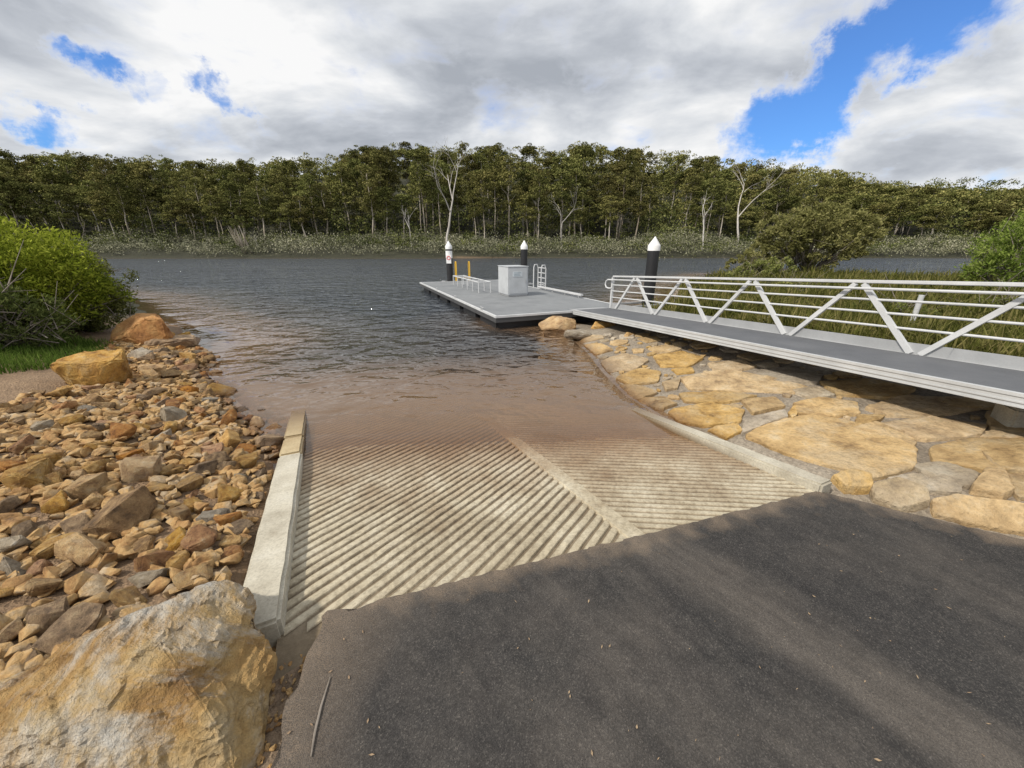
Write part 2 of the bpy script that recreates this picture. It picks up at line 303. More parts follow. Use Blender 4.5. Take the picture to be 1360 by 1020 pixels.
# ------------------------------------------------------------------ mesh helpers
def mesh_from(name, V, Fc, smooth=False):
    me = bpy.data.meshes.new(name)
    me.from_pydata([tuple(map(float, v)) for v in V], [], [tuple(int(i) for i in f) for f in Fc])
    me.update()
    if smooth: me.polygons.foreach_set('use_smooth', [True]*len(me.polygons))
    return me
def link(name, me, mat=None, parent=None, loc=None):
    o = bpy.data.objects.new(name, me); C.objects.link(o)
    if mat and not me.materials: me.materials.append(mat)
    if parent: o.parent = parent
    if loc is not None: o.location = loc
    return o
def tag(o, label, cat, group=None, kind=None):
    o['label'] = label; o['category'] = cat
    if group: o['group'] = group
    if kind: o['kind'] = kind
    return o
def empty(name, loc, rz=0.0):
    o = bpy.data.objects.new(name, None); C.objects.link(o); o.location = loc; o.rotation_euler = (0, 0, rz); o.empty_display_size = .2
    return o
class MB:
    def __init__(s): s.V = []; s.F = []
    def add(s, V, Fc):
        k = len(s.V); s.V += [tuple(v) for v in V]; s.F += [tuple(i+k for i in f) for f in Fc]
    def hexa(s, P):
        s.add(P, [(3,2,1,0),(4,5,6,7),(0,1,5,4),(1,2,6,5),(2,3,7,6),(3,0,4,7)])
    def box(s, x0, x1, y0, y1, z0, z1):
        s.hexa([(x0,y0,z0),(x1,y0,z0),(x1,y1,z0),(x0,y1,z0),(x0,y0,z1),(x1,y0,z1),(x1,y1,z1),(x0,y1,z1)])
    def tube(s, pts, rad, n=8, cap=True):
        pts = [Vector(p) for p in pts]
        if not hasattr(rad, '__len__'): rad = [rad]*len(pts)
        k = len(s.V); ref = None
        for i, p in enumerate(pts):
            t = (pts[min(i+1, len(pts)-1)]-pts[max(i-1, 0)]).normalized()
            if ref is None:
                ref = t.orthogonal().normalized()
            ref = (ref-t*ref.dot(t)).normalized(); bn = t.cross(ref)
            for j in range(n):
                a = 2*math.pi*j/n
                s.V.append(tuple(p+(ref*math.cos(a)+bn*math.sin(a))*rad[i]))
        for i in range(len(pts)-1):
            for j in range(n):
                a = k+i*n+j; b = k+i*n+(j+1) % n
                s.F.append((a, b, b+n, a+n))
        if cap:
            s.F.append(tuple(k+j for j in reversed(range(n)))); e = k+(len(pts)-1)*n
            s.F.append(tuple(e+j for j in range(n)))
    def build(s, name, mat, parent=None, smooth=False, bevel=0.0):
        me = mesh_from(name, s.V, s.F, smooth)
        if bevel:
            bm = bmesh.new(); bm.from_mesh(me)
            bmesh.ops.bevel(bm, geom=bm.edges[:], offset=bevel, segments=2, affect='EDGES', clamp_overlap=True)
            bm.to_mesh(me); bm.free()
        if smooth: me.set_sharp_from_angle(angle=R(40))
        return link(name, me, mat, parent)
def leaf_mesh(name, Cn, S, aspect=.6, ub=None, rg=rng):
    n = len(Cn); Cn = np.asarray(Cn); S = np.asarray(S)[:, None]
    u = rg.normal(size=(n, 3))
    if ub is not None: u = u*.7+ub
    u /= np.linalg.norm(u, axis=1)[:, None]+1e-9
    w = rg.normal(size=(n, 3)); v = np.cross(u, w); v /= np.linalg.norm(v, axis=1)[:, None]+1e-9
    V = np.stack([Cn-u*S*.5, Cn+v*S*.5*aspect, Cn+u*S*.5, Cn-v*S*.5*aspect], 1).reshape(-1, 3)
    me = bpy.data.meshes.new(name)
    me.vertices.add(4*n); me.vertices.foreach_set('co', V.ravel().astype(np.float32))
    me.loops.add(4*n); me.loops.foreach_set('vertex_index', np.arange(4*n, dtype=np.int32))
    me.polygons.add(n); me.polygons.foreach_set('loop_start', np.arange(0, 4*n, 4, dtype=np.int32))
    me.update(calc_edges=True)
    return me
def blade_mesh(name, B, H, W, lean, rg=rng):
    n = len(B); B = np.asarray(B); H = np.asarray(H); W = np.asarray(W)
    a = rg.uniform(0, 2*math.pi, n); sx = np.stack([np.cos(a), np.sin(a), np.zeros(n)], 1)
    a2 = rg.uniform(0, 2*math.pi, n); l = np.abs(rg.normal(0, lean, n))
    dl = np.stack([np.cos(a2), np.sin(a2), np.zeros(n)], 1)*(l*H)[:, None]
    up = np.array([0, 0, 1.0])
    mid = B+up*(H*.55)[:, None]+dl*.35
    tip = B+up*(H*(1-.3*np.minimum(l, 1)))[:, None]+dl
    w = W[:, None]*.5
    V = np.stack([B-sx*w, B+sx*w, mid+sx*w*.8, mid-sx*w*.8, tip], 1).reshape(-1, 3)
    me = bpy.data.meshes.new(name); k = np.arange(n)*5
    Fc = []
    for i in k: Fc.append((i, i+1, i+2, i+3)); Fc.append((i+3, i+2, i+4))
    me.from_pydata(V.tolist(), [], Fc); me.update()
    return me
def ell_pts(c, r, n, rg=rng, lo=.35):
    v = rg.normal(size=(n, 3)); v /= np.linalg.norm(v, axis=1)[:, None]
    return np.asarray(c)+v*(rg.uniform(lo**2, 1, n)**.5)[:, None]*np.asarray(r)

# ------------------------------------------------------------------ ground + water sheets
def axis(parts): return np.unique(np.round(np.concatenate(parts), 3))
gx = np.geomspace(15, 900, 64)
xs = axis([-gx, np.linspace(-15, -6, 50), np.linspace(-6, 7, 150), np.linspace(7, 15, 40), gx])
ys = axis([np.linspace(-70, -2, 18), np.linspace(-2, 13, 170), np.linspace(13, 24, 50), np.geomspace(24, 78, 40), np.linspace(78, 105, 24), np.linspace(106, 200, 40), np.geomspace(205, 900, 14)])
X, Y = np.meshgrid(xs, ys); H = hgt(X, Y)
def grid_faces(nx, ny):
    i = np.arange(ny-1)[:, None]*nx+np.arange(nx-1)[None, :]
    return np.stack([i, i+1, i+nx+1, i+nx], -1).reshape(-1, 4)
gf = grid_faces(len(xs), len(ys))
me = mesh_from('ground', np.stack([X, Y, H], -1).reshape(-1, 3), gf, True)
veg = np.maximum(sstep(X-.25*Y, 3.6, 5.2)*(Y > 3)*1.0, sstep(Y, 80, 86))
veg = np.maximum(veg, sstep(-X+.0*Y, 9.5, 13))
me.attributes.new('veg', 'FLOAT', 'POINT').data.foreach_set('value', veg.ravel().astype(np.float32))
tag(link('ground', me, M['ground']), 'sandy brown river bank and forest floor around the boat ramp', 'ground', kind='structure')
yi = np.where((ys > 2) & (ys < 97))[0]
Xw = X[yi]; Yw = Y[yi]; Hw = hgt(Xw, Yw, 0.0)
me = mesh_from('water', np.stack([Xw, Yw, np.zeros_like(Xw)], -1).reshape(-1, 3), grid_faces(len(xs), len(yi)), True)
me.attributes.new('depth', 'FLOAT', 'POINT').data.foreach_set('value', np.maximum(-Hw, 0).ravel().astype(np.float32))
tag(link('water', me, M['water']), 'dark rippled river, tea brown and shallow over the ramp', 'water', kind='structure')

# ------------------------------------------------------------------ asphalt: a grid clipped to the apron outline
ax_ = axis([np.linspace(-1.9, 4.6, 131), np.linspace(4.7, 14.4, 26)]); ay_ = axis([np.linspace(-14.4, -.7, 22), np.linspace(-.6, 2.95, 72)])
AX, AY = np.meshgrid(ax_, ay_); sd0 = sdf(AX, AY, AS)
e_ = .01
gxx = (sdf(AX+e_, AY, AS)-sdf(AX-e_, AY, AS))/(2*e_); gyy = (sdf(AX, AY+e_, AS)-sdf(AX, AY-e_, AS))/(2*e_)
jitt = np.array([[mnoise.noise(Vector((a*5, b*5, 0)))*(.016+.05*(a < -.7))+mnoise.noise(Vector((a*17, b*17, 3)))*.016 for a, b in zip(ra, rb)] for ra, rb in zip(AX, AY)])
out_ = sd0 < 0
PX = np.where(out_, AX+gxx*(-sd0+jitt), AX); PY = np.where(out_, AY+gyy*(-sd0+jitt), AY)
fa = grid_faces(len(ax_), len(ay_)); ins = (sd0 > 0).ravel(); fa = fa[ins[fa].any(1)]
bm = bmesh.new(); idx = {}
for f in fa:
    for i in f:
        if i not in idx:
            x, y = PX.ravel()[i], PY.ravel()[i]; idx[i] = bm.verts.new((x, y, float(zas(x, y))))
    try: bm.faces.new([idx[i] for i in f])
    except ValueError: pass
bd_ = [e for e in bm.edges if len(e.link_faces) == 1]
ex = bmesh.ops.extrude_edge_only(bm, edges=bd_)
for v in ex['geom']:
    if isinstance(v, bmesh.types.BMVert): v.co.z -= .1
bmesh.ops.recalc_face_normals(bm, faces=bm.faces)
me = bpy.data.meshes.new('asphalt'); bm.to_mesh(me); bm.free()
n = len(me.vertices); co = np.zeros(n*3); me.vertices.foreach_get('co', co); co = co.reshape(-1, 3)
me.attributes.new('edge', 'FLOAT', 'POINT').data.foreach_set('value', np.maximum(sdf(co[:, 0], co[:, 1], AS), 0).astype(np.float32))
tag(link('asphalt', me, M['asphalt']), 'dark grey weathered asphalt apron at the top of the boat ramp', 'road', kind='structure')

# ------------------------------------------------------------------ ramp
V = []; Fc = []; A = []
ps = np.linspace(-2.22, 1.84, 30); ss = np.linspace(-.34, 9.5, 60)
for s_ in ss:
    for p_ in ps:
        x, y = RP(s_, p_); V.append((x, y, min(ramp_z(s_, p_), ramp_z(edge_s(p_)-.05, p_) if s_ < edge_s(p_) else 9)-(.03 if s_ < edge_s(p_)-.17 else 0))); A.append(.0)
Fc += [tuple(f) for f in grid_faces(len(ps), len(ss))]
TAN = math.tan(R(31))
def ribline(s0, sgn, pmax, wid, h):
    n = 60; rows = []
    for i in range(n+1):
        q = .07+(pmax-.07)*i/n
        s_ = s0-TAN*(q-.07); p_ = sgn*q
        rows.append((p_, s_))
    rows = [r for r in rows if r[1] > edge_s(r[0])-.05]
    if len(rows) < 2: return
    k = len(V)
    for (p_, s_) in rows:
        j = mnoise.noise(Vector((p_*3, s_*3, sgn)))*.006; wear = mnoise.noise(Vector((p_*1.2, s_*1.2, 8)))
        hh = h*(1+.35*mnoise.noise(Vector((p_*9, s_*9, 4)))+.4*wear)*min(1, max(.3, (s_-edge_s(p_)+.08)*5))
        for ds, dz, a in ((-wid, 0, .12), (-wid*.72, hh*.9, .8+.3*wear), (-wid*.2, hh*1.04, 1+.3*wear), (wid*.34, hh, 1+.3*wear), (wid*.74, hh*.8, .85), (wid, 0, .12)):
            x, y = RP(s_+ds+j, p_); V.append((x, y, ramp_z(s_+ds, p_)+dz)); A.append(a)
    for i in range(len(rows)-1):
        for c in range(5):
            a = k+i*6+c; Fc.append((a, a+1, a+7, a+6))
    Fc.append((k, k+1, k+2, k+3, k+4, k+5)); e = k+(len(rows)-1)*6; Fc.append((e+5, e+4, e+3, e+2, e+1, e))
s0 = .0
while s0 < 5.0:
    ribline(s0, -1, 2.19, .038, .0155); s0 += .090
s0 = -.15
while s0 < 4.6:
    ribline(s0, 1, 1.81, .034, .010); s0 += .081
k = len(V); rows = np.linspace(.0, 6, 60)
for s_ in rows:
    for p_, dz in ((-.074, 0), (-.064, .022), (.064, .022), (.074, 0)):
        x, y = RP(s_, p_+.004*mnoise.noise(Vector((s_*4, p_, 1)))); V.append((x, y, ramp_z(s_, p_)+dz)); A.append(.95)
for i in range(len(rows)-1):
    for c in range(3):
        a = k+i*4+c; Fc.append((a+4, a+5, a+1, a))
Fc.append((k, k+1, k+2, k+3))
me = mesh_from('boat_ramp', V, Fc)
bm = bmesh.new(); bm.from_mesh(me); bmesh.ops.recalc_face_normals(bm, faces=bm.faces); bm.to_mesh(me); bm.free()
me.attributes.new('rib', 'FLOAT', 'POINT').data.foreach_set('value', A)
tag(link('boat_ramp', me, M['ramp']), 'pale ribbed concrete boat ramp with herringbone grooves sloping into the river', 'boat ramp', kind='structure')

def kerb(s0, s1, p0, p1, dz, mat, label, group):
    bm = bmesh.new(); nseg = max(2, int((s1-s0)/.08)); rings = []; pm = (p0+p1)/2
    for i in range(nseg+1):
        s_ = s0+(s1-s0)*i/nseg
        ring = []
        for p_, zz in ((p0, -.14), (p1, -.14), (p1, dz), (p0, dz)):
            x, y = RP(s_, p_); ring.append(bm.verts.new((x, y, ramp_z(s_, pm)+zz)))
        rings.append(ring)
    for a, b in zip(rings, rings[1:]):
        for j in range(4): bm.faces.new((a[j], a[(j+1) % 4], b[(j+1) % 4], b[j]))
    bm.faces.new(rings[0][::-1]); bm.faces.new(rings[-1])
    bmesh.ops.recalc_face_normals(bm, faces=bm.faces)
    sharp = [e for e in bm.edges if e.calc_face_angle(0) > .8]
    bmesh.ops.bevel(bm, geom=sharp, offset=.018, segments=2, affect='EDGES')
    for v in bm.verts: v.co += Vector(mnoise.noise_vector(v.co*6))*.006
    me = bpy.data.meshes.new('kerb'); bm.to_mesh(me); bm.free()
    tag(link('kerb', me, mat), label, 'kerb', group)
kerb(.22, 2.5, -2.405, -2.19, .115, M['concrete'], 'long pale concrete kerb beam along the left edge of the ramp', 'concrete kerb beams of the ramp')
kerb(2.515, 3.02, -2.40, -2.20, .115, M['kerb_ochre'], 'short stained kerb block at the waterline, left of the ramp', 'concrete kerb beams of the ramp')
kerb(3.035, 4.9, -2.40, -2.20, .125, M['kerb_ochre'], 'kerb block slipping under the brown water on the left', 'concrete kerb beams of the ramp')
kerb(-.2, 2.5, 1.81, 1.98, .095, M['concrete'], 'low pale concrete kerb between the ramp and the stone paving', 'concrete kerb beams of the ramp')

# ------------------------------------------------------------------ rocks
def rock_from_pts(name, pts, bev, cuts, amp, fr, dis=9, sharp=32, step=.6, sfr=.9):
    bm = bmesh.new()
    for p in pts: bm.verts.new(p)
    r = bmesh.ops.convex_hull(bm, input=bm.verts[:])
    dele = list({g for g in r['geom_interior']+r['geom_unused'] if isinstance(g, bmesh.types.BMVert)})
    bmesh.ops.delete(bm, geom=dele, context='VERTS')
    bmesh.ops.dissolve_limit(bm, angle_limit=R(dis), verts=bm.verts[:], edges=bm.edges[:])
    bmesh.ops.bevel(bm, geom=bm.edges[:], offset=bev, segments=2, affect='EDGES', clamp_overlap=True)
    bmesh.ops.triangulate(bm, faces=bm.faces[:])
    for it in range(cuts):
        el = [e for e in bm.edges if e.calc_length() > max(bev*1.6, .022)]
        if el: bmesh.ops.subdivide_edges(bm, edges=el, cuts=1)
        bmesh.ops.triangulate(bm, faces=bm.faces[:])
    bm.normal_update()
    for v in bm.verts:
        d = mnoise.noise(v.co*fr)*amp+mnoise.noise(v.co*fr*2.7)*amp*.5+mnoise.noise(v.co*fr*7)*amp*.3
        d += (round(mnoise.noise(v.co*fr*sfr+Vector((5, 5, 5)))*3)/3)*amp*step
        v.co += v.normal*d
    bmesh.ops.recalc_face_normals(bm, faces=bm.faces)
    me = bpy.data.meshes.new(name); bm.to_mesh(me); bm.free()
    me.polygons.foreach_set('use_smooth', [True]*len(me.polygons)); me.set_sharp_from_angle(angle=R(sharp))
    return me
def rock_pts(rg, n=16, ex=.55):
    v = rg.normal(size=(n, 3)); v = np.sign(v)*np.abs(v)**ex; v /= np.max(np.abs(v), axis=1)[:, None]**.55*np.linalg.norm(v, axis=1)[:, None]**.35
    v /= np.abs(v).max(0)
    return v*np.array([.5, .5*rg.uniform(.58, .9), .5*rg.uniform(.40, .64)])
rock_meshes = [rock_from_pts('rock', [Vector(q) for q in rock_pts(np.random.default_rng(100+i), 14+i % 6)], .028, 1, .03, 3.4, 12, 30) for i in range(22)]
big_meshes = [rock_from_pts('rock', [Vector(q) for q in rock_pts(np.random.default_rng(300+i), 20, .5 if i == 0 else .6)], .035, 3, .035, 3.0, 14, 30, 1.0) for i in range(5)]
RPOLY = np.array([px(u, v, .22)[:2] for u, v in [(185,432),(245,440),(300,470),(335,490),(398,560),(385,620),(352,760),(330,830),(200,1010),(-150,1010),(-330,760),(-200,640),(-20,568),(95,520),(110,480)]])
placed = []
def add_rock(x, y, size, mat, zoff=.15, sc=None, tilt=.5, rz=None, me=None, name='rubble_rock'):
    me = me or random.choice(rock_meshes)
    o = bpy.data.objects.new(name, me)
    if not me.materials: me.materials.append(M[mat])
    C.objects.link(o)
    o.material_slots[0].link = 'OBJECT'; o.material_slots[0].material = M[mat]
    sc = sc or (random.uniform(.85, 1.2), random.uniform(.85, 1.2), random.uniform(.75, 1.15))
    o.scale = (size*sc[0], size*sc[1], size*sc[2])
    o.rotation_euler = (random.gauss(0, tilt*.5), random.gauss(0, tilt*.5), random.uniform(0, 6.28) if rz is None else rz)
    z = h1(x, y)+size*zoff
    o.location = (x, y, z)
    return o
cn = {'ochre': 'ochre', 'rust': 'rusty', 'brown': 'brown', 'grey': 'greyish'}
usedlab = set()
def rlabel(o, mat, size):
    a, b = pct(*o.location)
    sz = 'small' if size < .17 else ('medium' if size < .28 else 'large')
    for dg in (0, 1, 2):
        l = f"{sz} {cn[mat]} rock of the left rubble bank, {a:.{dg}f} percent across, {b:.{dg}f} percent down"
        if l not in usedlab: break
    usedlab.add(l); return l
B1 = px(128, 496, .40); B2 = px(196, 450, .25)
o = add_rock(B1[0], B1[1], .80, 'ochre', .30, sc=(.95, 1.0, 1.55), tilt=.12, rz=.5, me=big_meshes[0], name='boulder')
tag(o, 'large ochre boulder on the left bank beside the gravel path', 'boulder'); placed.append((B1[0], B1[1], .38))
o = add_rock(B2[0], B2[1], 1.4, 'orange', .20, sc=(1.0, .9, 1.0), tilt=.15, rz=.2, me=big_meshes[1], name='boulder')
tag(o, 'rust orange boulder below the shrubs at the river edge', 'boulder'); placed.append((B2[0], B2[1], .6))
for i, (u, v, sz, mt, lb) in enumerate([(232, 452, .9, 'brown', 'flat brown boulder right of the rust orange boulder at the river edge'), (185, 475, .6, 'grey', 'greyish boulder between the ochre boulder and the rust orange boulder'), (200, 492, .5, 'ochre', 'pale ochre rock just right of the large ochre boulder')]):
    q = px(u, v, .2); o = add_rock(q[0], q[1], sz, mt, .12, tilt=.2, sc=(1, 1, .85), me=big_meshes[2+i], name='boulder'); tag(o, lb, 'boulder'); placed.append((q[0], q[1], sz*.42))
for i, (u, v, sz, mt, lb) in enumerate([(742, 434, .95, 'ochre', 'flat ochre boulder at the water under the pontoon corner'), (768, 446, .62, 'grey', 'pale grey boulder in front of the flat ochre boulder by the pontoon'), (802, 436, .72, 'ochre', 'ochre boulder at the foot of the gangway beside the pontoon'), (810, 449, .5, 'grey', 'small pale boulder at the water between pontoon and flat stones'), (838, 452, .62, 'ochre', 'pale ochre boulder below the gangway edge near the pontoon')]):
    q = px(u, v, .08); o = add_rock(q[0], q[1], sz, mt, .10, tilt=.15, sc=(1.15, .85, .9), rz=.3*i, me=big_meshes[1+i % 4], name='boulder'); o.location.z = .08+sz*.06; tag(o, lb, 'boulder')
BOP = np.array([(-2.4,.2),(-2.3,1.0),(-1.3,1.34),(-.95,1.0),(-.95,.2)])
mn = RPOLY.min(0); mx = RPOLY.max(0)
cand = rng.uniform(mn, mx, size=(40000, 2))
keep = (sdf(cand[:, 0], cand[:, 1], RPOLY) > 0) & (sdf(cand[:, 0], cand[:, 1], BOP) < -.02)
pp = (cand[:, 0]-O[0])*N[0]+(cand[:, 1]-O[1])*N[1]; keep &= pp < -2.48
uu, vv = proj(cand[:, 0], cand[:, 1], .25); keep &= uu > -60
cand = cand[keep]
sizes = np.concatenate([rng.uniform(.30, .40, 8), rng.uniform(.21, .29, 42), rng.uniform(.15, .21, 150), rng.uniform(.115, .15, 102)])
ci = 0; rub = []
for sz in sizes:
    for tr_ in range(90):
        if ci >= len(cand): ci = 0
        x, y = cand[ci]; ci += 1
        r = sz*.42
        ok = all((x-a)**2+(y-b)**2 > (r+c)**2*.74 for a, b, c in placed)
        if ok and (abs((x-O[0])*N[0]+(y-O[1])*N[1]+2.41) > r*.9):
            placed.append((x, y, r)); rub.append((x, y, sz)); break
for x, y, sz in rub:
    mt = random.choices(['ochre', 'rust', 'brown', 'grey'], [.42, .25, .24, .09])[0]
    o = add_rock(x, y, sz, mt, .26, tilt=.55)
    tag(o, rlabel(o, mt, sz), 'rock', 'rubble rocks of the left bank')
rg = np.random.default_rng(5)
hulls = []
for i in range(16):
    bm = bmesh.new()
    for q in rock_pts(rg, 13): bm.verts.new(q)
    r = bmesh.ops.convex_hull(bm, input=bm.verts[:])
    bmesh.ops.delete(bm, geom=list({g for g in r['geom_interior']+r['geom_unused'] if isinstance(g, bmesh.types.BMVert)}), context='VERTS')
    bmesh.ops.dissolve_limit(bm, angle_limit=R(12), verts=bm.verts[:], edges=bm.edges[:])
    bmesh.ops.bevel(bm, geom=bm.edges[:], offset=.03, segments=1, affect='EDGES', clamp_overlap=True)
    bm.verts.ensure_lookup_table(); bm.verts.index_update()
    hulls.append((np.array([v.co[:] for v in bm.verts]), [[v.index for v in f.verts] for f in bm.faces])); bm.free()
def small_stones(name, pts, szs, mat, label, zo=.22):
    V = []; Fc = []; zz = hgt(pts[:, 0], pts[:, 1])
    for (x, y), z_, s_ in zip(pts, zz, szs):
        bv, bf = hulls[rg.integers(len(hulls))]
        q = bv*s_
        E = Matrix.Rotation(rg.uniform(0, 6.28), 3, 'Z') @ Matrix.Rotation(rg.normal(0, .3), 3, 'X') @ Matrix.Rotation(rg.normal(0, .3), 3, 'Y')
        q = q @ np.array(E).T + np.array([x, y, z_+s_*zo])
        k = len(V); V += q.tolist(); Fc += [[i+k for i in f] for f in bf]
    me = mesh_from(name, V, Fc, True); me.set_sharp_from_angle(angle=R(30))
    o = link(name, me, mat)
    tag(o, label, 'stones', kind='stuff'); return o
rsm = pmat('rubble_small', [(.3, (.13,.073,.032)), (.42, (.34,.19,.072)), (.52, (.46,.295,.125)), (.60, (.40,.29,.17)), (.72, (.54,.43,.29))], 6.5, 45, .9, .7, .03, world=True, wet=True)
sel = cand[rng.choice(len(cand), min(3300, len(cand)), replace=False)]
small_stones('small_rubble', sel, rng.uniform(.065, .15, len(sel)), rsm, 'small broken stones filling the gaps of the left rubble bank')
gpts = np.column_stack([rng.uniform(-1.25, -.80, 800), rng.uniform(-.1, 1.75, 800)])
gpts = gpts[sdf(gpts[:, 0], gpts[:, 1], AS) < .0]
small_stones('gravel', gpts, rng.uniform(.008, .034, len(gpts)), rsm, 'loose grit along the left edge of the asphalt')

# foreground boulder
bp_ = [px(300,770,.56), px(232,790,.64), px(110,850,.62), px(342,802,.46), px(0,925,.56), px(-120,995,.50), px(360,880,.36), px(352,965,.26), px(345,1020,.10), px(300,985,.38), px(335,1120,.05), px(-160,1120,.15), px(215,855,.66), px(120,960,.54), px(292,800,.12), px(120,900,.05), px(-180,1010,.05), px(330,850,.48), px(180,1060,.34)]
bc = Vector((-1.6, .85, .1))
me = rock_from_pts('boulder', [Vector(q)-bc for q in bp_], .005, 6, .017, 4.2, 4, 22, 2.0, 1.5)
o = link('boulder', me, M['boulder']); o.location = bc
tag(o, 'huge ochre and grey boulder beside the asphalt in the lower left foreground', 'boulder')

# ------------------------------------------------------------------ flat stones on the right
slabs = [
 [(990,578),(1030,556),(1085,552),(1150,564),(1215,596),(1212,620),(1160,634),(1105,618),(1050,602)],
 [(1155,648),(1190,640),(1228,654),(1233,670),(1200,680),(1160,664)],
 [(1238,664),(1275,656),(1330,664),(1375,672),(1380,712),(1300,698),(1242,684)],
 [(1104,636),(1130,628),(1156,636),(1155,652),(1122,652)],
 [(1288,652),(1306,626),(1332,628),(1346,655),(1330,664)],
 [(1236,592),(1290,580),(1375,582),(1385,626),(1310,624),(1240,612)],
 [(1178,636),(1215,628),(1282,642),(1276,654),(1205,650)],
 [(1212,618),(1250,613),(1300,628),(1290,646),(1240,640)],
 [(1055,536),(1090,527),(1138,534),(1142,549),(1092,554),(1058,548)],
 [(1150,541),(1200,526),(1285,528),(1308,540),(1240,553),(1180,551)],
 [(1172,562),(1235,553),(1312,563),(1302,577),(1225,584)],
 [(1088,506),(1150,502),(1216,516),(1190,529),(1112,523)],
 [(1000,492),(1050,486),(1092,496),(1086,508),(1030,507)],
 [(905,502),(960,492),(1020,501),(1074,513),(1060,521),(980,518),(918,516)],
 [(888,546),(940,534),(988,544),(982,560),(940,566),(900,559)],
 [(986,531),(1030,526),(1044,539),(1000,549)],
 [(902,521),(960,520),(1004,525),(970,534),(910,533)],
 [(818,502),(850,489),(878,493),(874,506),(838,512)],
 [(808,517),(850,513),(874,521),(852,531),(820,530)],
 [(798,480),(830,469),(862,478),(842,492),(808,494)],
 [(845,534),(880,526),(900,536),(880,545)],
 [(868,472),(905,466),(935,475),(915,486),(878,486)],
 [(940,482),(985,477),(1005,486),(985,491),(948,490)],
 [(880,508),(905,500),(900,515),(884,518)],
 [(1050,518),(1085,514),(1110,524),(1080,530)],
 [(1310,548),(1350,545),(1385,560),(1372,576),(1318,570)],
 [(1302,598),(1330,640),(1345,630),(1385,632),(1385,660),(1352,660)],
 [(1225,540),(1320,520),(1360,530),(1345,545),(1312,541)],
 [(1130,568),(1168,560),(1218,586),(1212,594)],
 [(1140,550),(1175,552),(1168,560),(1135,564)],
 [(860,462),(885,457),(905,464),(880,470)],
 [(1046,548),(1056,538),(1060,550),(1052,556)],
 [(990,556),(1040,546),(1046,554),(1010,566),(985,574)],
 [(1302,580),(1316,572),(1372,578),(1372,582)],
 [(775,458),(800,456),(815,464),(792,471)],
 [(940,570),(980,562),(986,572),(966,582)],
]
def shape_poly(P, seed):
    rg = np.random.default_rng(seed); c = sum(P)/len(P)
    P = [c+(q-c)*1.03 for q in P]
    Q = []
    for i in range(len(P)):
        a = P[i-1]; b = P[i]; d = P[(i+1) % len(P)]
        k = rg.uniform(.03, .10)
        Q.append(b+(a-b)*k); Q.append(b+(d-b)*k)
    S = []
    per = sum(np.linalg.norm(Q[(i+1) % len(Q)]-Q[i]) for i in range(len(Q)))
    st = max(per/64, .012)
    for i in range(len(Q)):
        a = Q[i]; b = Q[(i+1) % len(Q)]; n = max(1, int(np.linalg.norm(b-a)/st))
        for k in range(n): S.append(a+(b-a)*k/n)
    return S
slab_polys = []
def make_slab(P, dome, mat, label, seed, rise, name='paving_stone'):
    P = shape_poly([np.array(q) for q in P], seed); c = sum(P)/len(P)
    rg = np.random.default_rng(seed); n = len(P)
    V = []; Fc = []
    tilt = rg.normal(0, .018, 2)
    PA = np.array(P+[c]); hz = hgt(PA[:, 0], PA[:, 1]); hc = float(hz[-1])
    rings = [(1.01, -.16), (1.0, -.006), (.988, .004), (.955, .007), (.86, .008), (.74, .009), (.6, .009), (.45, .009), (.28, .009), (.12, .009)]
    for sc, dz in rings:
        for i, q in enumerate(P):
            w = c+(q-c)*sc
            j = Vector((w[0]*4, w[1]*4, seed))
            edge = (mnoise.noise(Vector((w[0]*8, w[1]*8, seed)))*.014+mnoise.noise(Vector((w[0]*24, w[1]*24, seed)))*.010)*sc
            dv = (w-c)/(np.linalg.norm(w-c)+1e-6)*edge
            z_ = hz[i]*sc+hc*(1-sc)
            st = round(mnoise.noise(j*.7+Vector((3, 3, 3)))*3)/3*.013
            V.append((w[0]+dv[0], w[1]+dv[1], z_+rise+dz*dome+(mnoise.noise(j)*.006+mnoise.noise(j*3)*.006+mnoise.noise(j*8)*.006+st)*(dz > -.1)+tilt@(w-c)))
    V.append((c[0], c[1], hc+rise+.009*dome))
    for r in range(len(rings)-1):
        for i in range(n):
            a = r*n+i; b = r*n+(i+1) % n
            Fc.append((a, b, b+n, a+n))
    r = (len(rings)-1)*n
    for i in range(n): Fc.append((r+i, r+(i+1) % n, len(V)-1))
    cen = (c[0], c[1], hc)
    V = [(v[0]-cen[0], v[1]-cen[1], v[2]-cen[2]) for v in V]
    me = mesh_from(name, V, Fc, True)
    bm = bmesh.new(); bm.from_mesh(me); bmesh.ops.recalc_face_normals(bm, faces=bm.faces); bm.to_mesh(me); bm.free()
    me.set_sharp_from_angle(angle=R(24))
    o = link(name, me, mat); o.location = cen
    a, b = pct(*cen)
    return tag(o, label.format(a=round(a, 1), b=round(b, 1)), 'stone', 'flat stones set beside the right of the ramp')
for i, sl in enumerate(slabs):
    w = [pxh(u, v, .03)[:2] for u, v in sl]
    slab_polys.append(np.array(w))
    gr = i in (1, 6, 7, 12, 24, 32)
    special = {0: 'biggest flat ochre slab beside the right kerb of the ramp', 1: 'grey rounded stone at the asphalt edge right of the ramp corner', 2: 'long tan slab at the asphalt edge on the right side', 3: 'brownish stone at the corner of right kerb and asphalt', 4: 'small upright bright ochre stone among the flat slabs at right'}
    make_slab(w, 4 if i in (1, 3, 4) else 1.0, M['slab_grey'] if gr else M['slab'], special.get(i, ('greyish tan' if gr else 'ochre yellow')+' flat paving stone, {a} percent across, {b} percent down the photo'), 50+i, .05 if i in (1, 3, 4) else .034)
region = np.array([pxh(u, v)[:2] for u, v in [(800,470),(800,520),(850,540),(1000,590),(1100,628),(1240,690),(1390,720),(1390,520),(1200,465),(1050,445),(900,434),(820,446),(760,452)]])
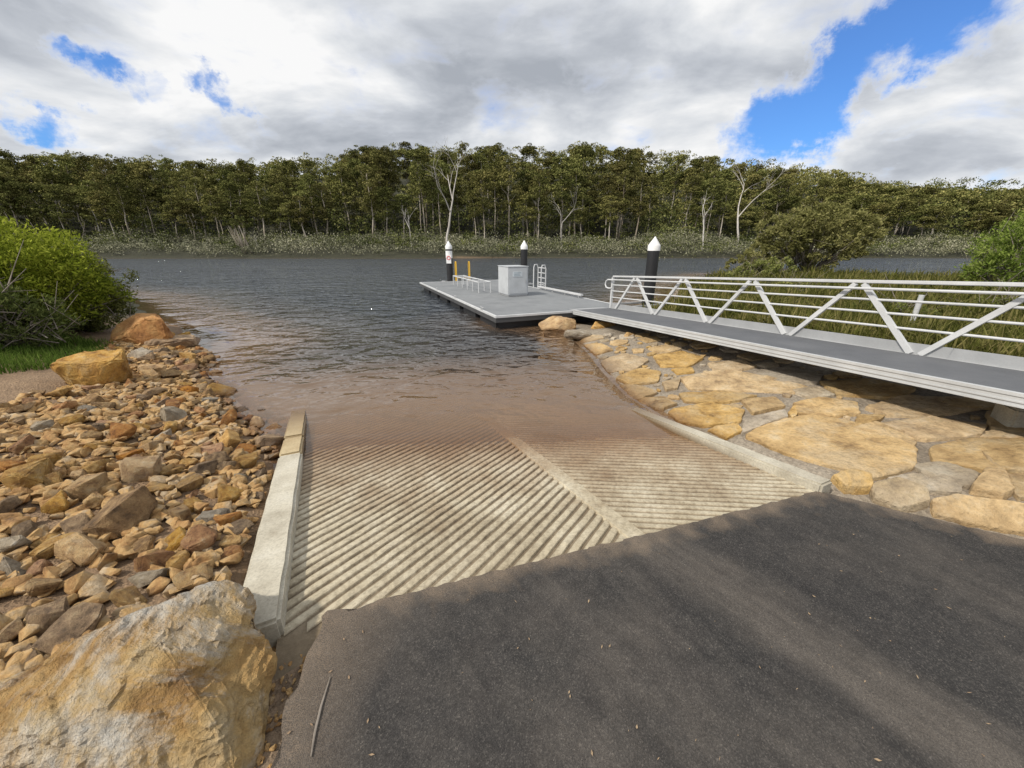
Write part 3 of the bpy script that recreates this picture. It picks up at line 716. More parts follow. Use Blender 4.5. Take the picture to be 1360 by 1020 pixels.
mn = region.min(0); mx = region.max(0); fill = []
FQ = rng.uniform(mn, mx, (14000, 2)); fr1 = sdf(FQ[:, 0], FQ[:, 1], region); fr2 = sdf(FQ[:, 0], FQ[:, 1], AS); fr3 = np.max([sdf(FQ[:, 0], FQ[:, 1], P) for P in slab_polys], axis=0)
for pas, lim in enumerate((45, 140)):
    for q, d1, d2, d3 in zip(FQ, fr1, fr2, fr3):
        if len(fill) > lim: break
        r = float(rng.choice([.16, .21, .27])) if pas == 0 else float(rng.choice([.04, .06, .09, .13]))
        if d1 < .02 or d2 > -r or d3 > -r*.97: continue
        if any((q[0]-a)**2+(q[1]-b)**2 < (r+c)**2*.92 for a, b, c in fill): continue
        pq = (q[0]-O[0])*N[0]+(q[1]-O[1])*N[1]
        if pq < 2.02+r: continue
        fill.append((q[0], q[1], r))
for i, (x, y, r) in enumerate(fill):
    n = random.randint(4, 6); a0 = random.uniform(0, 6)
    P = [np.array([x+r*random.uniform(.75, 1.2)*math.cos(a0+k*6.283/n), y+r*random.uniform(.75, 1.2)*math.sin(a0+k*6.283/n)]) for k in range(n)]
    g = random.random() < .35
    make_slab(P, 1, M['slab_grey'] if g else M['slab'], ('small grey' if g else 'small ochre')+' filler stone between slabs, {a} percent across, {b} percent down', 300+i, .020, 'filler_stone')

# ------------------------------------------------------------------ pontoon
PC = np.array([-.44, 10.2]); PL_, PW = 11.3, 4.36
DP = np.array([-.3867, .9222]); NP = np.array([.9222, .3867])
rotP = math.atan2(NP[1], NP[0])
pr = empty('pontoon', (PC[0], PC[1], 0), rotP)
tag(pr, 'grey floating pontoon with white edges reaching out into the river', 'pontoon')
mb = MB()
nb = 5
for i in range(nb):
    y0 = .07+(PL_-.14)*i/nb; y1 = .07+(PL_-.14)*(i+1)/nb-.012
    mb.box(.07, PW-.07, y0, y1, .30, .378)
mb.build('deck', M['deck'], pr)
mb = MB()
z0, z1 = .325, .385
mb.box(0, .07, 0, PL_, z0, z1); mb.box(PW-.07, PW, 0, PL_, z0, z1); mb.box(.07, PW-.07, 0, .07, z0, z1); mb.box(.07, PW-.07, PL_-.07, PL_, z0, z1)
mb.build('edge_trim', M['alu'], pr, bevel=.006)
mb = MB()
mb.box(.015, .075, .015, PL_-.015, .20, .322); mb.box(PW-.075, PW-.015, .015, PL_-.015, .20, .322); mb.box(.076, PW-.076, .015, .075, .20, .322); mb.box(.076, PW-.076, PL_-.075, PL_-.015, .20, .322)
mb.build('edge_fender', M['fender'], pr)
for i in range(6):
    mb = MB(); y0 = .25+i*1.85
    mb.box(.12, PW-.12, y0, y0+1.45, -.28, .245)
    mb.build('float', M['black'], pr, bevel=.04)
def cleat(x, y):
    mb = MB(); mb.box(x-.03, x+.03, y-.09, y+.09, .386, .40)
    mb.tube([(x, y-.05, .40), (x, y-.05, .445)], .014); mb.tube([(x, y+.05, .40), (x, y+.05, .445)], .014)
    mb.tube([(x, y-.14, .462), (x, y-.08, .447), (x, y+.08, .447), (x, y+.14, .462)], [.010, .016, .016, .010])
    mb.build('cleat', M['alu_grey'], pr, True)
for y in (1.2, 4.2, 7.2, 10.2): cleat(.035, y)
mb = MB()
for y in np.arange(2.6, 6.0, 1.0): mb.tube([(PW-.16, y, .38), (PW-.16, y, .45)], .03)
mb.box(PW-.22, PW-.10, 2.4, 5.9, .45, .52)
mb.build('bull_rail', M['alu'], pr, bevel=.01)

def pile(wx, wy, label, sign=False, r=.18, top=2.0, ctop=2.42):
    q = empty('mooring_pile', (wx, wy, 0)); tag(q, label, 'pile', 'black mooring piles of the pontoon')
    mb = MB(); mb.tube([(0, 0, -1.6), (0, 0, top)], r, 24); mb.build('shaft', M['black'], q, True)
    mb = MB(); mb.tube([(0, 0, top), (0, 0, top+.14), (0, 0, top+.17), (0, 0, ctop-.03), (0, 0, ctop)], [r*1.06, r*1.06, r*1.0, r*.16, .01], 24); mb.build('cap', M['white'], q, True)
    if sign:
        mb = MB(); mb.tube([(0, 0, 1.55), (0, 0, 1.92)], r*1.03, 24); mb.build('white_band', M['white'], q, True)
        s_ = MB(); s_.box(-.13, .13, -r*1.03-.03, -r*1.03-.01, 1.28, 1.72); b_ = s_.build('sign_plate', M['white'], q, bevel=.004)
        mb = MB(); pts = [(.085*math.cos(a), -r*1.03-.034, 1.56+.085*math.sin(a)) for a in np.linspace(0, 2*math.pi, 25)]
        mb.tube(pts, .018, 8, False); mb.build('red_ring', M['red'], q, True).parent = b_
    return q
def PW_(x, y): z = PC+NP*x+DP*y; return float(z[0]), float(z[1])
x, y = PW_(1.75, PL_+.45); pile(x, y, 'black mooring pile with a small red marked white sign at the pontoon end', True, .17)
x, y = PW_(PW+.55, 9.0); pile(x, y, 'black mooring pile with white cone cap standing behind the grey cabinet', r=.17)
P3 = (PW+1.2, .55)
x, y = PW_(*P3); pile(x, y, 'nearest black mooring pile with white cone cap beside the gangway rail', r=.18)
for (x, y0, y1) in ((PW+.55, 8.6, 9.4), (P3[0], .15, .95)):
    mb = MB(); mb.box(PW, x+.34, y0, y0+.08, .31, .37); mb.box(PW, x+.34, y1-.08, y1, .31, .37); mb.box(x+.26, x+.34, y0+.08, y1-.08, .31, .37)
    mb.build('pile_bracket', M['alu_grey'], pr, bevel=.005)
mb = MB(); mb.box(1.35, 1.43, PL_, PL_+.8, .31, .37); mb.box(2.07, 2.15, PL_, PL_+.8, .31, .37); mb.box(1.43, 2.07, PL_+.72, PL_+.8, .31, .37); mb.build('pile_bracket', M['alu_grey'], pr, bevel=.005)

# cabinet
q = px(683, 394, .38); cab = empty('cabinet', (q[0]-.05, q[1]+.55, .386), rotP)
tag(cab, 'pale grey metal service cabinet with a small notice standing on the pontoon', 'cabinet')
mb = MB(); mb.box(-.40, .40, -.50, .50, .05, 1.04); mb.build('body', M['box'], cab, bevel=.012)
mb = MB(); mb.box(-.37, .37, -.47, .47, 0, .05); mb.build('plinth', M['alu_grey'], cab)
mb = MB(); mb.box(-.42, .42, -.52, .52, 1.04, 1.065); mb.build('lid', M['box'], cab, bevel=.008)
mb = MB(); mb.box(-.35, .35, -.512, -.502, .10, 1.0); dr = mb.build('door', M['box'], cab, bevel=.003)
mb = MB(); mb.box(.26, .29, -.53, -.513, .48, .60); mb.build('handle', M['alu_grey'], dr)
mb = MB(); mb.box(-.22, .16, -.520, -.514, .70, .88); mb.build('sign_plate', M['sign'], dr)
mb = MB()
for i, (a, b) in enumerate(((-.18, .11), (-.18, .05), (-.18, .08))): mb.box(a, b, -.524, -.521, .835-i*.05, .850-i*.05)
mb.build('notice_lines', M['ink'], dr)

q0 = px(655, 389, .38); lr = empty('low_rail', (q0[0]-.1, q0[1], .386), rotP)
tag(lr, 'low white metal rail frame on the pontoon left of the grey cabinet', 'rail')
mb = MB(); Lr = 3.9
mb.tube([(0, 0, .42), (0, Lr, .42)], .022); mb.tube([(-.5, 0, .42), (-.5, Lr, .42)], .022); mb.build('top_rail', M['alu'], lr, True)
for k in range(6):
    y = k*Lr/5; mb = MB(); mb.tube([(0, y, 0), (0, y, .42)], .018); mb.tube([(-.5, y, 0), (-.5, y, .42)], .018); mb.tube([(0, y, .42), (-.5, y, .42)], .018)
    mb.build('frame', M['alu'], lr, True)

def ladder(wx, wy, rz, mat, w, hgt_, label, nr, tr_=.026):
    q = empty('ladder', (wx, wy, .386), rz); tag(q, label, 'ladder')
    for sx in (-1, 1):
        mb = MB(); x = sx*w/2
        mb.tube([(x, .22, -.75), (x, .22, hgt_*.85), (x, .16, hgt_), (x, .04, hgt_), (x, 0, hgt_*.88), (x, 0, 0)], tr_); mb.build('stile', mat, q, True)
    mb = MB()
    for k in range(4): mb.tube([(-w/2, .22, -.65+k*.26), (w/2, .22, -.65+k*.26)], .017)
    mb.build('lower_rung', mat, q, True)
    for k in range(nr):
        mb = MB(); z = (k+1)*hgt_/(nr+.6); mb.tube([(-w/2, .22, z), (w/2, .22, z)], .019); mb.build('rung', mat, q, True)
q = px(617, 372, .38)
ladder(q[0], PC[1]+DP[1]*PL_+(q[0]-(PC[0]+DP[0]*PL_))*NP[1]/NP[0]+.03, rotP, M['yellow'], .74, .98, 'yellow safety ladder at the far end of the pontoon', 0)
x, y = PW_(PW-.02, 6.3); ladder(x, y, rotP-math.pi/2, M['alu'], .75, .98, 'white metal ladder with rungs on the right edge of the pontoon', 4, .026)

# ------------------------------------------------------------------ gangway
GD = np.array([.336, -.942]); GN = np.array([.942, .336]); G0 = np.array([1.76, 11.05]); GS = .054; GZ = .415; GL = 10.2; GW = 1.27
ga = empty('gangway', (G0[0], G0[1], GZ))
tag(ga, 'white aluminium gangway with truss railing leading down to the pontoon', 'gangway')
def G(l, w, z): q = GD*l+GN*w; return (q[0], q[1], GS*l+z)
def gh(mb, l0, l1, w0, w1, z0, z1):
    mb.hexa([G(l0,w0,z0), G(l0,w1,z0), G(l1,w1,z0), G(l1,w0,z0), G(l0,w0,z1), G(l0,w1,z1), G(l1,w1,z1), G(l1,w0,z1)])
def fixn(o):
    bm = bmesh.new(); bm.from_mesh(o.data); bmesh.ops.recalc_face_normals(bm, faces=bm.faces); bm.to_mesh(o.data); bm.free(); return o
mb = MB(); gh(mb, -.05, GL, .055, GW-.06, -.05, -.004); fixn(mb.build('deck', M['grate'], ga))
mb = MB(); gh(mb, -.05, GL, 0, .055, -.022, .008); gh(mb, -.05, GL, .010, .048, -.066, -.022); gh(mb, -.05, GL, 0, .055, -.078, -.066); gh(mb, -.05, GL, .010, .048, -.108, -.078); gh(mb, -.05, GL, -.003, .055, -.120, -.108)
fixn(mb.build('edge_beam', M['beam'], ga))
mb = MB(); gh(mb, -.05, GL, GW-.06, GW, -.12, -.002); fixn(mb.build('rear_beam', M['beam'], ga))
mb = MB(); gh(mb, 0, GL, GW-.03, GW-.018, .0, .135); fixn(mb.build('kick_plate', M['alu_grey'], ga))
mb = MB(); gh(mb, -.42, -.052, .08, GW-.06, -.03, -.012); fixn(mb.build('hinge_plate', M['alu_grey'], ga))
for k in range(5):
    mb = MB(); gh(mb, .8+k*2.1, .92+k*2.1, .056, GW-.062, -.11, -.052); fixn(mb.build('cross_beam', M['alu_grey'], ga))
HT = .90
def bar(name, l0, z0, l1, z1, r, n=10):
    mb = MB(); mb.tube([G(l0, GW-.045, z0), G(l1, GW-.045, z1)], r, n); return mb.build(name, M['alu'], ga, True)
mb = MB(); wv = GW-.045
gh(mb, 0, GL, wv-.026, wv+.026, HT-.023, HT+.023); fixn(mb.build('top_rail', M['alu'], ga, bevel=.008))
mb = MB(); mb.tube([G(.1, wv-.09, HT-.09), G(-.12, wv-.09, HT-.09), G(-.22, wv-.09, HT-.14), G(-.24, wv-.09, HT-.23), G(-.18, wv-.09, HT-.31), G(-.05, wv-.09, HT-.33), G(0, wv-.04, HT-.33)], .020); mb.tube([G(.1, wv-.09, HT-.09), G(GL, wv-.09, HT-.09)], .017); mb.build('handrail', M['alu'], ga, True)
for z in (.31, .49, .66): bar('mid_rail', 0, z, GL, z, .016)
mb = MB(); gh(mb, -.03, .03, wv-.03, wv+.03, 0, HT-.03); fixn(mb.build('end_post', M['alu'], ga))
def flat(l0, z0, l1, z1, w=.031):
    mb = MB()
    a = np.array([l1-l0, z1-z0]); a /= np.linalg.norm(a); b = np.array([-a[1], a[0]])*w
    P = []
    for wd in (wv-.024, wv+.024):
        for (l, z, s_) in ((l0, z0, -1), (l1, z1, -1), (l1, z1, 1), (l0, z0, 1)): P.append(G(l+b[0]*s_, wd, z+b[1]*s_))
    mb.hexa(P); fixn(mb.build('brace', M['alu'], ga))
per = 1.7; l = 1.05
while l < GL-.9:
    flat(l+.05, HT-.03, l+.80, .0)
    flat(l+per-.05, HT-.03, l+per-.80, .0)
    l += per
flat(1.0, HT-.03, .25, .0)
q = pxh(1345, 566); blk = MB(); blk.box(-.14, .14, -.14, .14, -.2, .22)
o = blk.build('concrete_block', M['concrete'], None, bevel=.02); o.location = (q[0]+.03, q[1], q[2]); o.rotation_euler = (0, 0, R(-20))
tag(o, 'pale concrete block under the gangway at the right edge of the photo', 'block')
mb = MB(); mb.tube([(0, 0, 0), (.01, 0, .75)], .05, 10); o = mb.build('stake_post', M['alu'], None, True)
dd = px(1207, 440, .36); o.location = (dd[0], dd[1], h1(dd[0], dd[1])); tag(o, 'short pale post among the sedges behind the gangway rail', 'post')

# ------------------------------------------------------------------ vegetation
def dome_pts(c, r, n, rg, up=.75):
    v = rg.normal(size=(n, 3)); v[:, 2] = np.where(rg.random(n) < up, np.abs(v[:, 2]), v[:, 2]*.5)
    v /= np.linalg.norm(v, axis=1)[:, None]
    return np.asarray(c)+v*(rg.uniform(.25, 1, n)**.45)[:, None]*np.asarray(r)
def tree_variant(seed, style):
    rg = np.random.default_rng(seed); mb = MB(); Ht = 20.0
    n = 9; zt = np.linspace(0, Ht*.9, n)
    wob = np.cumsum(rg.normal(0, .13, (n, 2)), 0); wob -= wob[0]
    r0 = rg.uniform(.11, .19)
    pts = [(wob[i, 0], wob[i, 1], zt[i]) for i in range(n)]
    mb.tube(pts, [r0*(1-.72*i/(n-1)) for i in range(n)], 7)
    lc = []; ls = []
    nb = int(rg.integers(13, 18))
    for k in range(nb):
        f = rg.uniform(.38 if style else .50, .97); i = f*(n-1); i0 = int(i); fr_ = i-i0
        base = np.array(pts[i0])*(1-fr_)+np.array(pts[min(i0+1, n-1)])*fr_
        a = k*2.4+rg.uniform(-.6, .6); L = rg.uniform(1.1, 2.7)*(1.35-f*.65); el = rg.uniform(.5, 1.15)
        dv = np.array([math.cos(a)*math.cos(el), math.sin(a)*math.cos(el), math.sin(el)])
        mid = base+dv*L*.5+rg.normal(0, .12, 3); tip = base+dv*L+np.array([0, 0, .3])
        rb = r0*.34*(1-.5*f)
        mb.tube([base, mid, tip], [rb, rb*.7, rb*.3], 5)
        rr = np.array([1.0, 1.0, .8])*rg.uniform(.85, 1.45); m_ = int(150*rr[0]**1.7)
        lc.append(dome_pts(tip, rr, m_, rg, .55)); ls.append(rg.uniform(.18, .42, m_))
        for c in range(int(rg.integers(1, 4))):
            cc = tip+rg.normal(0, 1, 3)*np.array([1.0, 1.0, .7]); r2 = np.array([1, 1, .75])*rg.uniform(.4, .8); m_ = int(130*r2[0]**1.6)
            lc.append(dome_pts(cc, r2, m_, rg, .55)); ls.append(rg.uniform(.16, .36, m_))
    cc = np.array(pts[-1])+np.array([0, 0, .1]); lc.append(dome_pts(cc, (1.4, 1.4, 1.1), 300, rg, .55)); ls.append(rg.uniform(.18, .42, 300))
    tm = mesh_from('trunk', mb.V, mb.F, True); tm.materials.append(M['bark'])
    cm = leaf_mesh('crown', np.concatenate(lc), np.concatenate(ls), .66, None, rg); cm.materials.append(M['gum'])
    return tm, cm
tv = [tree_variant(500+i, i % 3 != 1) for i in range(11)]
used = set(); tp = []
def tree_label(u, row):
    p_ = u/13.6
    for dg in (0, 1, 2):
        l = f"{row} gum tree of the far forest, {p_:.{dg}f} percent across the photo"
        if l not in used: break
    used.add(l); return l
rows = [(102, 106, 'front row', 50, .50, .88), (107, 115, 'second row', 68, .64, .95), (116, 127, 'third row', 86, .78, 1.0), (128, 142, 'back row', 94, .90, 1.03)]
for (y0, y1, rn, num, lo, hi) in rows:
    tries = 0; k = 0
    while k < num and tries < 4000:
        tries += 1
        y = random.uniform(y0, y1); x = random.uniform(-1.42, 1.42)*y
        if any((x-a)**2+(y-b)**2 < 2.3**2 for a, b in tp): continue
        u, v = proj(x, y, 12)
        if u < -45 or u > 1405: continue
        g = h1(x, y)
        Ht = (float(topz(u, y))-g)*random.uniform(lo, hi)
        if u > 1000: Ht *= random.uniform(.84, 1.02)
        tp.append((x, y)); k += 1
        tm, cm = random.choice(tv)
        e = empty('gum_tree', (x, y, g-.2), random.uniform(0, 6.28)); s_ = Ht/20.6
        w_ = max(s_, .85)
        e.scale = (w_*random.uniform(1.0, 1.45), w_*random.uniform(1.0, 1.45), s_)
        link('trunk', tm, None, e); link('crown', cm, None, e)
        tag(e, tree_label(u, rn), 'tree', 'gum trees of the far bank forest')
V = []; S = []; rg = np.random.default_rng(77)
for k in range(820):
    y = rg.uniform(112, 190); x = rg.uniform(-1.5, 1.5)*y; u, v = proj(x, y, 14); g = h1(x, y)
    zt = min(g+rg.uniform(8, 15), float(topz(u, y))*rg.uniform(.90, 1.0))
    zl = max(zt-9, g+.5)
    for c in range(8):
        cc = np.array([x, y, zl+(zt-1.2-zl)*(c/7.0)**.8])+rg.normal(0, 1, 3)*np.array([1.9, 1.5, .6])
        r_ = rg.uniform(1.0, 1.9); V.append(dome_pts(cc, (r_, r_, r_*.75), 40, rg)); S.append(rg.uniform(.3, .68, 40))
o = link('distant_forest', leaf_mesh('distant_forest', np.concatenate(V), np.concatenate(S), .68, None, rg), M['gum']); tag(o, 'mass of gum tree crowns on the slope behind the rows of the far forest', 'forest', kind='stuff')
def mass(name, nm, yr, rr, nq, sz, mat, label, zup=0.0, asp=.65):
    V = []; S = []; rg = np.random.default_rng(len(name))
    for k in range(nm):
        y = rg.uniform(*yr); x = rg.uniform(-1.5, 1.5)*y; g = h1(x, y)
        if g < .05: continue
        r = rg.uniform(*rr)*(1+.9*mnoise.noise(Vector((x*.06, y*.06, 2)))); V.append(dome_pts((x, y, g+r*.25+zup*rg.random()), (r*1.25, r*1.1, r*.9), nq, rg)); S.append(rg.uniform(sz[0], sz[1], nq))
    o = link(name, leaf_mesh(name, np.concatenate(V), np.concatenate(S), asp, None, rg), mat); return tag(o, label, 'undergrowth', kind='stuff')
mass('forest_undergrowth', 1500, (104, 140), (1.2, 2.8), 56, (.28, .65), M['under'], 'leafy undergrowth and saplings between the trunks of the far forest', 7.0)
mass('bank_scrub', 1500, (82.5, 105), (.8, 2.6), 84, (.16, .36), M['scrub'], 'low grey green scrub along the far river bank', .9)
mass('green_bank_scrub', 280, (87, 106), (1.2, 3.3), 110, (.22, .45), M['under'], 'taller green bushes scattered through the far bank scrub', 1.0)

def shrub(name, loc, clumps, n, leaf, mat, label, cat='shrub', asp=.22, stemmat='twig', upb=.5, seed=1, twigs=0, trunk=None, per=90, stemp=.5):
    rg = np.random.default_rng(seed); e = empty(name, loc); tag(e, label, cat)
    V = []; S = []; UB = []; mb = MB()
    tot = sum(c[3]*c[4]*c[5] for c in clumps)
    for (cx, cy, cz, rx, ry, rz) in clumps:
        m_ = int(n*rx*ry*rz/tot)
        ns = max(4, int(m_/per)); sub = ell_pts((cx, cy, cz), (rx, ry, rz), ns, rg, .5)
        k_ = np.where(rg.random(ns) < .18, rg.uniform(1.05, 1.22, ns), 1.0)[:, None]; cen = np.array([cx, cy, cz]); sub = cen+(sub-cen)*k_
        for q in sub:
            k = m_//ns; rs = (.20*min(rx, ry, rz)+.08)*rg.uniform(.6, 1.35)
            P = ell_pts(q, (rs, rs, rs*.9), k, rg, .1); V.append(P); S.append(rg.uniform(leaf*.6, leaf*1.4, k))
            d = P-np.array([cx, cy, cz-rz*.6]); d /= np.linalg.norm(d, axis=1)[:, None]+1e-6; UB.append(d*upb*1.6)
            if rg.random() < stemp: mb.tube([(cx*.25, cy*.25, 0), tuple((np.array([cx*.3, cy*.3, 0])+q)*.5+rg.normal(0, .08, 3)), tuple(q)], [.028*leaf/.12+.004, .016*leaf/.12+.003, .005], 5)
    V = np.concatenate(V); V[:, 2] = np.maximum(V[:, 2], .02)
    for k in range(twigs):
        q = V[rg.integers(len(V))]; d = rg.normal(0, .35, 3); d[2] = abs(d[2])*1.1
        mb.tube([q-d*.6, q+d*.2, q+d], [.010, .007, .003], 4)
    if trunk:
        for tp_ in trunk: mb.tube(tp_[0], tp_[1], 7)
    link('foliage', leaf_mesh('foliage', V, np.concatenate(S), asp, np.concatenate(UB), rg), mat, e)
    link('stems', mesh_from('stems', mb.V, mb.F, True), M[stemmat], e)
    return e
gz = lambda x, y: h1(x, y)
shrub('shrub', (-10.6, 7.9, gz(-10.6, 7.9)), [(0, 0, 1.2, 1.9, 1.5, 1.02), (-1.5, -.3, 1.2, 1.6, 1.4, 1.0), (1.1, .2, 1.05, 1.0, 1.1, .85), (-.3, -.6, .7, 1.7, 1.2, .7)], 84000, .085, M['bush'], 'bright green needle leaved shrub on the left bank', seed=3, twigs=10, asp=.32, stemp=.2)
shrub('shrub', (-10.1, 9.0, gz(-10.1, 9.0)), [(0, 0, .95, .95, 1.0, .78), (-.8, .1, .85, .9, .9, .75), (.25, -.2, .5, .8, .9, .5)], 26000, .085, M['bush_dull'], 'dull green twiggy shrub at the water, right of the bright green shrub', seed=4, twigs=200, asp=.3, stemp=.3)
shrub('shrub', (-8.9, 6.7, gz(-8.9, 6.7)), [(0, 0, .55, .8, .8, .55), (-.7, -.3, .6, .9, .8, .6)], 15000, .08, M['bush_dull'], 'low dark shrub under the front of the bright green shrub', seed=8, twigs=120, asp=.3, stemp=.3)
bx, by = 20.0, 27.5
e = shrub('spreading_tree', (bx, by, gz(bx, by)), [(.3, 0, 3.7, 2.5, 2.1, 1.3), (-2.0, 0, 2.8, 2.1, 1.8, 1.3), (2.5, 0, 3.0, 2.1, 1.8, 1.3), (.8, -.5, 1.8, 2.7, 1.7, 1.1), (-3.6, -.3, 1.4, 1.7, 1.4, 1.0), (-4.9, -.4, .7, 1.2, 1.2, .65)], 26000, .21, M['olive_pale'], 'rounded olive green spreading tree on the right bank behind the gangway', 'tree', asp=.42, seed=5, twigs=120, per=60, stemp=.25)
e.scale = (.95, .95, .88)
shrub('shrub', (18.7, 14.8, gz(18.7, 14.8)), [(0, 0, 1.5, 1.6, 1.2, 1.2), (1.3, .3, 2.0, 1.5, 1.2, 1.3), (-1.2, -.2, .8, 1.0, 1.0, .75)], 19000, .13, M['bush_mid'], 'yellow green shrub at the right edge above the gangway rail', seed=6, twigs=80, asp=.32, per=60)
shrub('shrub', (13.6, 22.6, gz(13.6, 22.6)), [(0, 0, .5, 1.5, 1.1, .5), (1.4, .3, .6, 1.3, 1.1, .6)], 6000, .15, M['olive'], 'low olive shrub left of the spreading tree', seed=12, twigs=80, asp=.35)
for i, (sx_, sy_, lb) in enumerate([(9.2, 9.4, 'low grassy bush behind the middle of the gangway rail'), (12.8, 10.2, 'rough low bush among sedges, right of centre behind the rail'), (11.0, 15.5, 'small olive bush in the sedges behind the gangway'), (15.5, 12.2, 'low rough bush in the sedges left of the right edge shrub')]):
    shrub('shrub', (sx_, sy_, gz(sx_, sy_)), [(0, 0, .22, .8, .6, .28), (.6, .2, .2, .6, .5, .25)], 3000, .11, M['bush_dull'] if i % 2 else M['olive'], lb, seed=40+i, twigs=30, asp=.3)
fx, fy = -57.0, 87.0
shrub('domed_tree', (fx, fy, gz(fx, fy)), [(0, 0, 6.3, 2.9, 2.4, 1.2), (-1.6, 0, 5.9, 1.6, 1.6, .9)], 2200, .5, M['under'], 'small dark domed tree leaning over the scrub of the far bank', 'tree', asp=.6, seed=10, trunk=[([(1.2, 0, -.3), (.6, 0, 2.5), (-.2, 0, 5.6)], [.22, .17, .1])], stemmat='bark')

def dead_tree(x, y, Ht, seed, label, lean=0.0, rk=.014):
    rg = np.random.default_rng(seed); mb = MB()
    def br(p, d, L, r, dep):
        n = 4; pts = [p]; q = p.copy(); dd = d.copy()
        for i in range(n):
            dd = dd+rg.normal(0, .10, 3); dd /= np.linalg.norm(dd); q = q+dd*L/n; pts.append(q.copy())
        mb.tube([tuple(a) for a in pts], [r*(1-.5*i/n) for i in range(n+1)], 6 if dep < 2 else 4, False)
        if dep < 4:
            for k in range(int(rg.integers(2, 4))):
                i = rg.integers(2, n+1) if dep else rg.integers(3, n+1)
                nd_ = dd+rg.normal(0, .55, 3)*np.array([1, .7, .6]); nd_[2] += .12; nd_ /= np.linalg.norm(nd_)
                br(pts[i], nd_, L*rg.uniform(.5, .72), r*.5, dep+1)
    d0 = np.array([lean, 0, 1.0]); br(np.zeros(3), d0/np.linalg.norm(d0), Ht*.46, Ht*rk, 0)
    e = empty('bare_tree', (x, y, gz(x, y)-.2)); tag(e, label, 'tree', 'bare pale trees at the front of the far forest')
    link('trunk', mesh_from('trunk', mb.V, mb.F, True), M['dead'], e)
def at_u(u, y): return (u-680)/F*(y*CT+1.0)
dead_tree(at_u(594, 94), 94, 23.5, 21, 'tallest bare pale tree standing above the piling with the sign')
dead_tree(at_u(930, 94), 94, 15, 22, 'bare white forked tree in front of the far forest, right of the pilings', .1)
dead_tree(at_u(975, 99), 99, 21, 23, 'bare grey tree rising above the canopy behind the spreading tree')
dead_tree(at_u(548, 96), 96, 11, 24, 'short bare pale tree left of the tallest bare tree', -.15)
dead_tree(at_u(745, 97), 97, 13, 25, 'thin bare pale tree behind the middle piling')
dead_tree(at_u(345, 88), 88, 5.5, 26, 'small bare bush skeleton in the scrub at left on the far bank', .3)

SP = np.array([(3.9,11.6),(6.3,15),(9.2,21.5),(16.6,30.5),(22.5,30.3),(24.7,25.4),(31,25.2),(44,26),(60,24),(40,12),(16,6.0),(9,3.0),(7.3,1.5)])
n = 85000
r_ = np.exp(rng.uniform(math.log(5.5), math.log(44), n)); th = rng.uniform(R(-5), R(82), n)
qx = r_*np.sin(R(15)+th*.85); qy = r_*np.cos(R(15)+th*.85)
gl_ = (qx-G0[0])*GN[0]+(qy-G0[1])*GN[1]
ok = (sdf(qx, qy, SP) > 0) & (gl_ > GW+.15)
nz = np.array([mnoise.noise(Vector((a*.5, b*.5, 0)))+.6*mnoise.noise(Vector((a*1.7, b*1.7, 5))) for a, b in zip(qx, qy)])
ok &= nz > rng.uniform(-.6, .25, n)-.2
qx, qy, r_, nz = qx[ok], qy[ok], r_[ok], nz[ok]
B = np.stack([qx, qy, hgt(qx, qy)-.02], 1)
o = link('sedge_grass', blade_mesh('sedge_grass', B, np.clip(rng.uniform(.22, .6, len(qx))*(1+.9*nz), .12, .9), .009+.0020*r_, .65), M['sedge'])
tag(o, 'yellow green sedges covering the marshy right bank behind the gangway', 'sedge', kind='stuff')
GP = np.array([px(u, v, .38)[:2] for u, v in [(-140,520),(-20,505),(60,488),(120,468),(150,450),(60,440),(-140,440)]])
mn = GP.min(0); mx = GP.max(0); q = rng.uniform(mn, mx, (26000, 2)); q = q[sdf(q[:, 0], q[:, 1], GP) > 0][:14000]
o = link('grass', blade_mesh('grass', np.column_stack([q, hgt(q[:, 0], q[:, 1])-.01]), rng.uniform(.06, .20, len(q)), rng.uniform(.008, .016, len(q)), .5), M['grass'])
tag(o, 'bright green grass at the foot of the left shrubs', 'grass', kind='stuff')
q = []
for t in range(300):
    u = random.uniform(360, 1360); v = random.uniform(640, 1020); w = px(u, v, .2)
    if sdf(w[:1], w[1:2], AS)[0] > .03: q.append((w[0], w[1], float(zas(w[0], w[1]))+.012))
q = np.array(q)[:90]; lm = leaf_mesh('leaf_litter', q, rng.uniform(.008, .03, len(q)), .35, None); co = np.zeros(len(lm.vertices)*3); lm.vertices.foreach_get('co', co); co = co.reshape(-1, 3); zc_ = np.repeat(q[:, 2], 4); co[:, 2] = zc_+np.abs(co[:, 2]-zc_)*.25-.006; lm.vertices.foreach_set('co', co.ravel())
o = link('leaf_litter', lm, pmat('dry_leaf', [(.3, (.16,.09,.05)), (.7, (.42,.32,.2))], 6, 40, .8, .1, .01, world=True)); tag(o, 'few dry leaf fragments scattered over the asphalt', 'leaf litter', kind='stuff')
mb = MB(); w = [px(u, v, .25) for u, v in [(415,1012),(420,980),(428,945),(440,905)]]; w = [(a[0], a[1], float(zas(a[0], a[1]))+.006) for a in w]; mb.tube(w, [.003, .005, .005, .002], 6)
o = mb.build('dry_twig', M['twig'], None, True); tag(o, 'long dry twig lying on the asphalt beside the foreground boulder', 'twig')

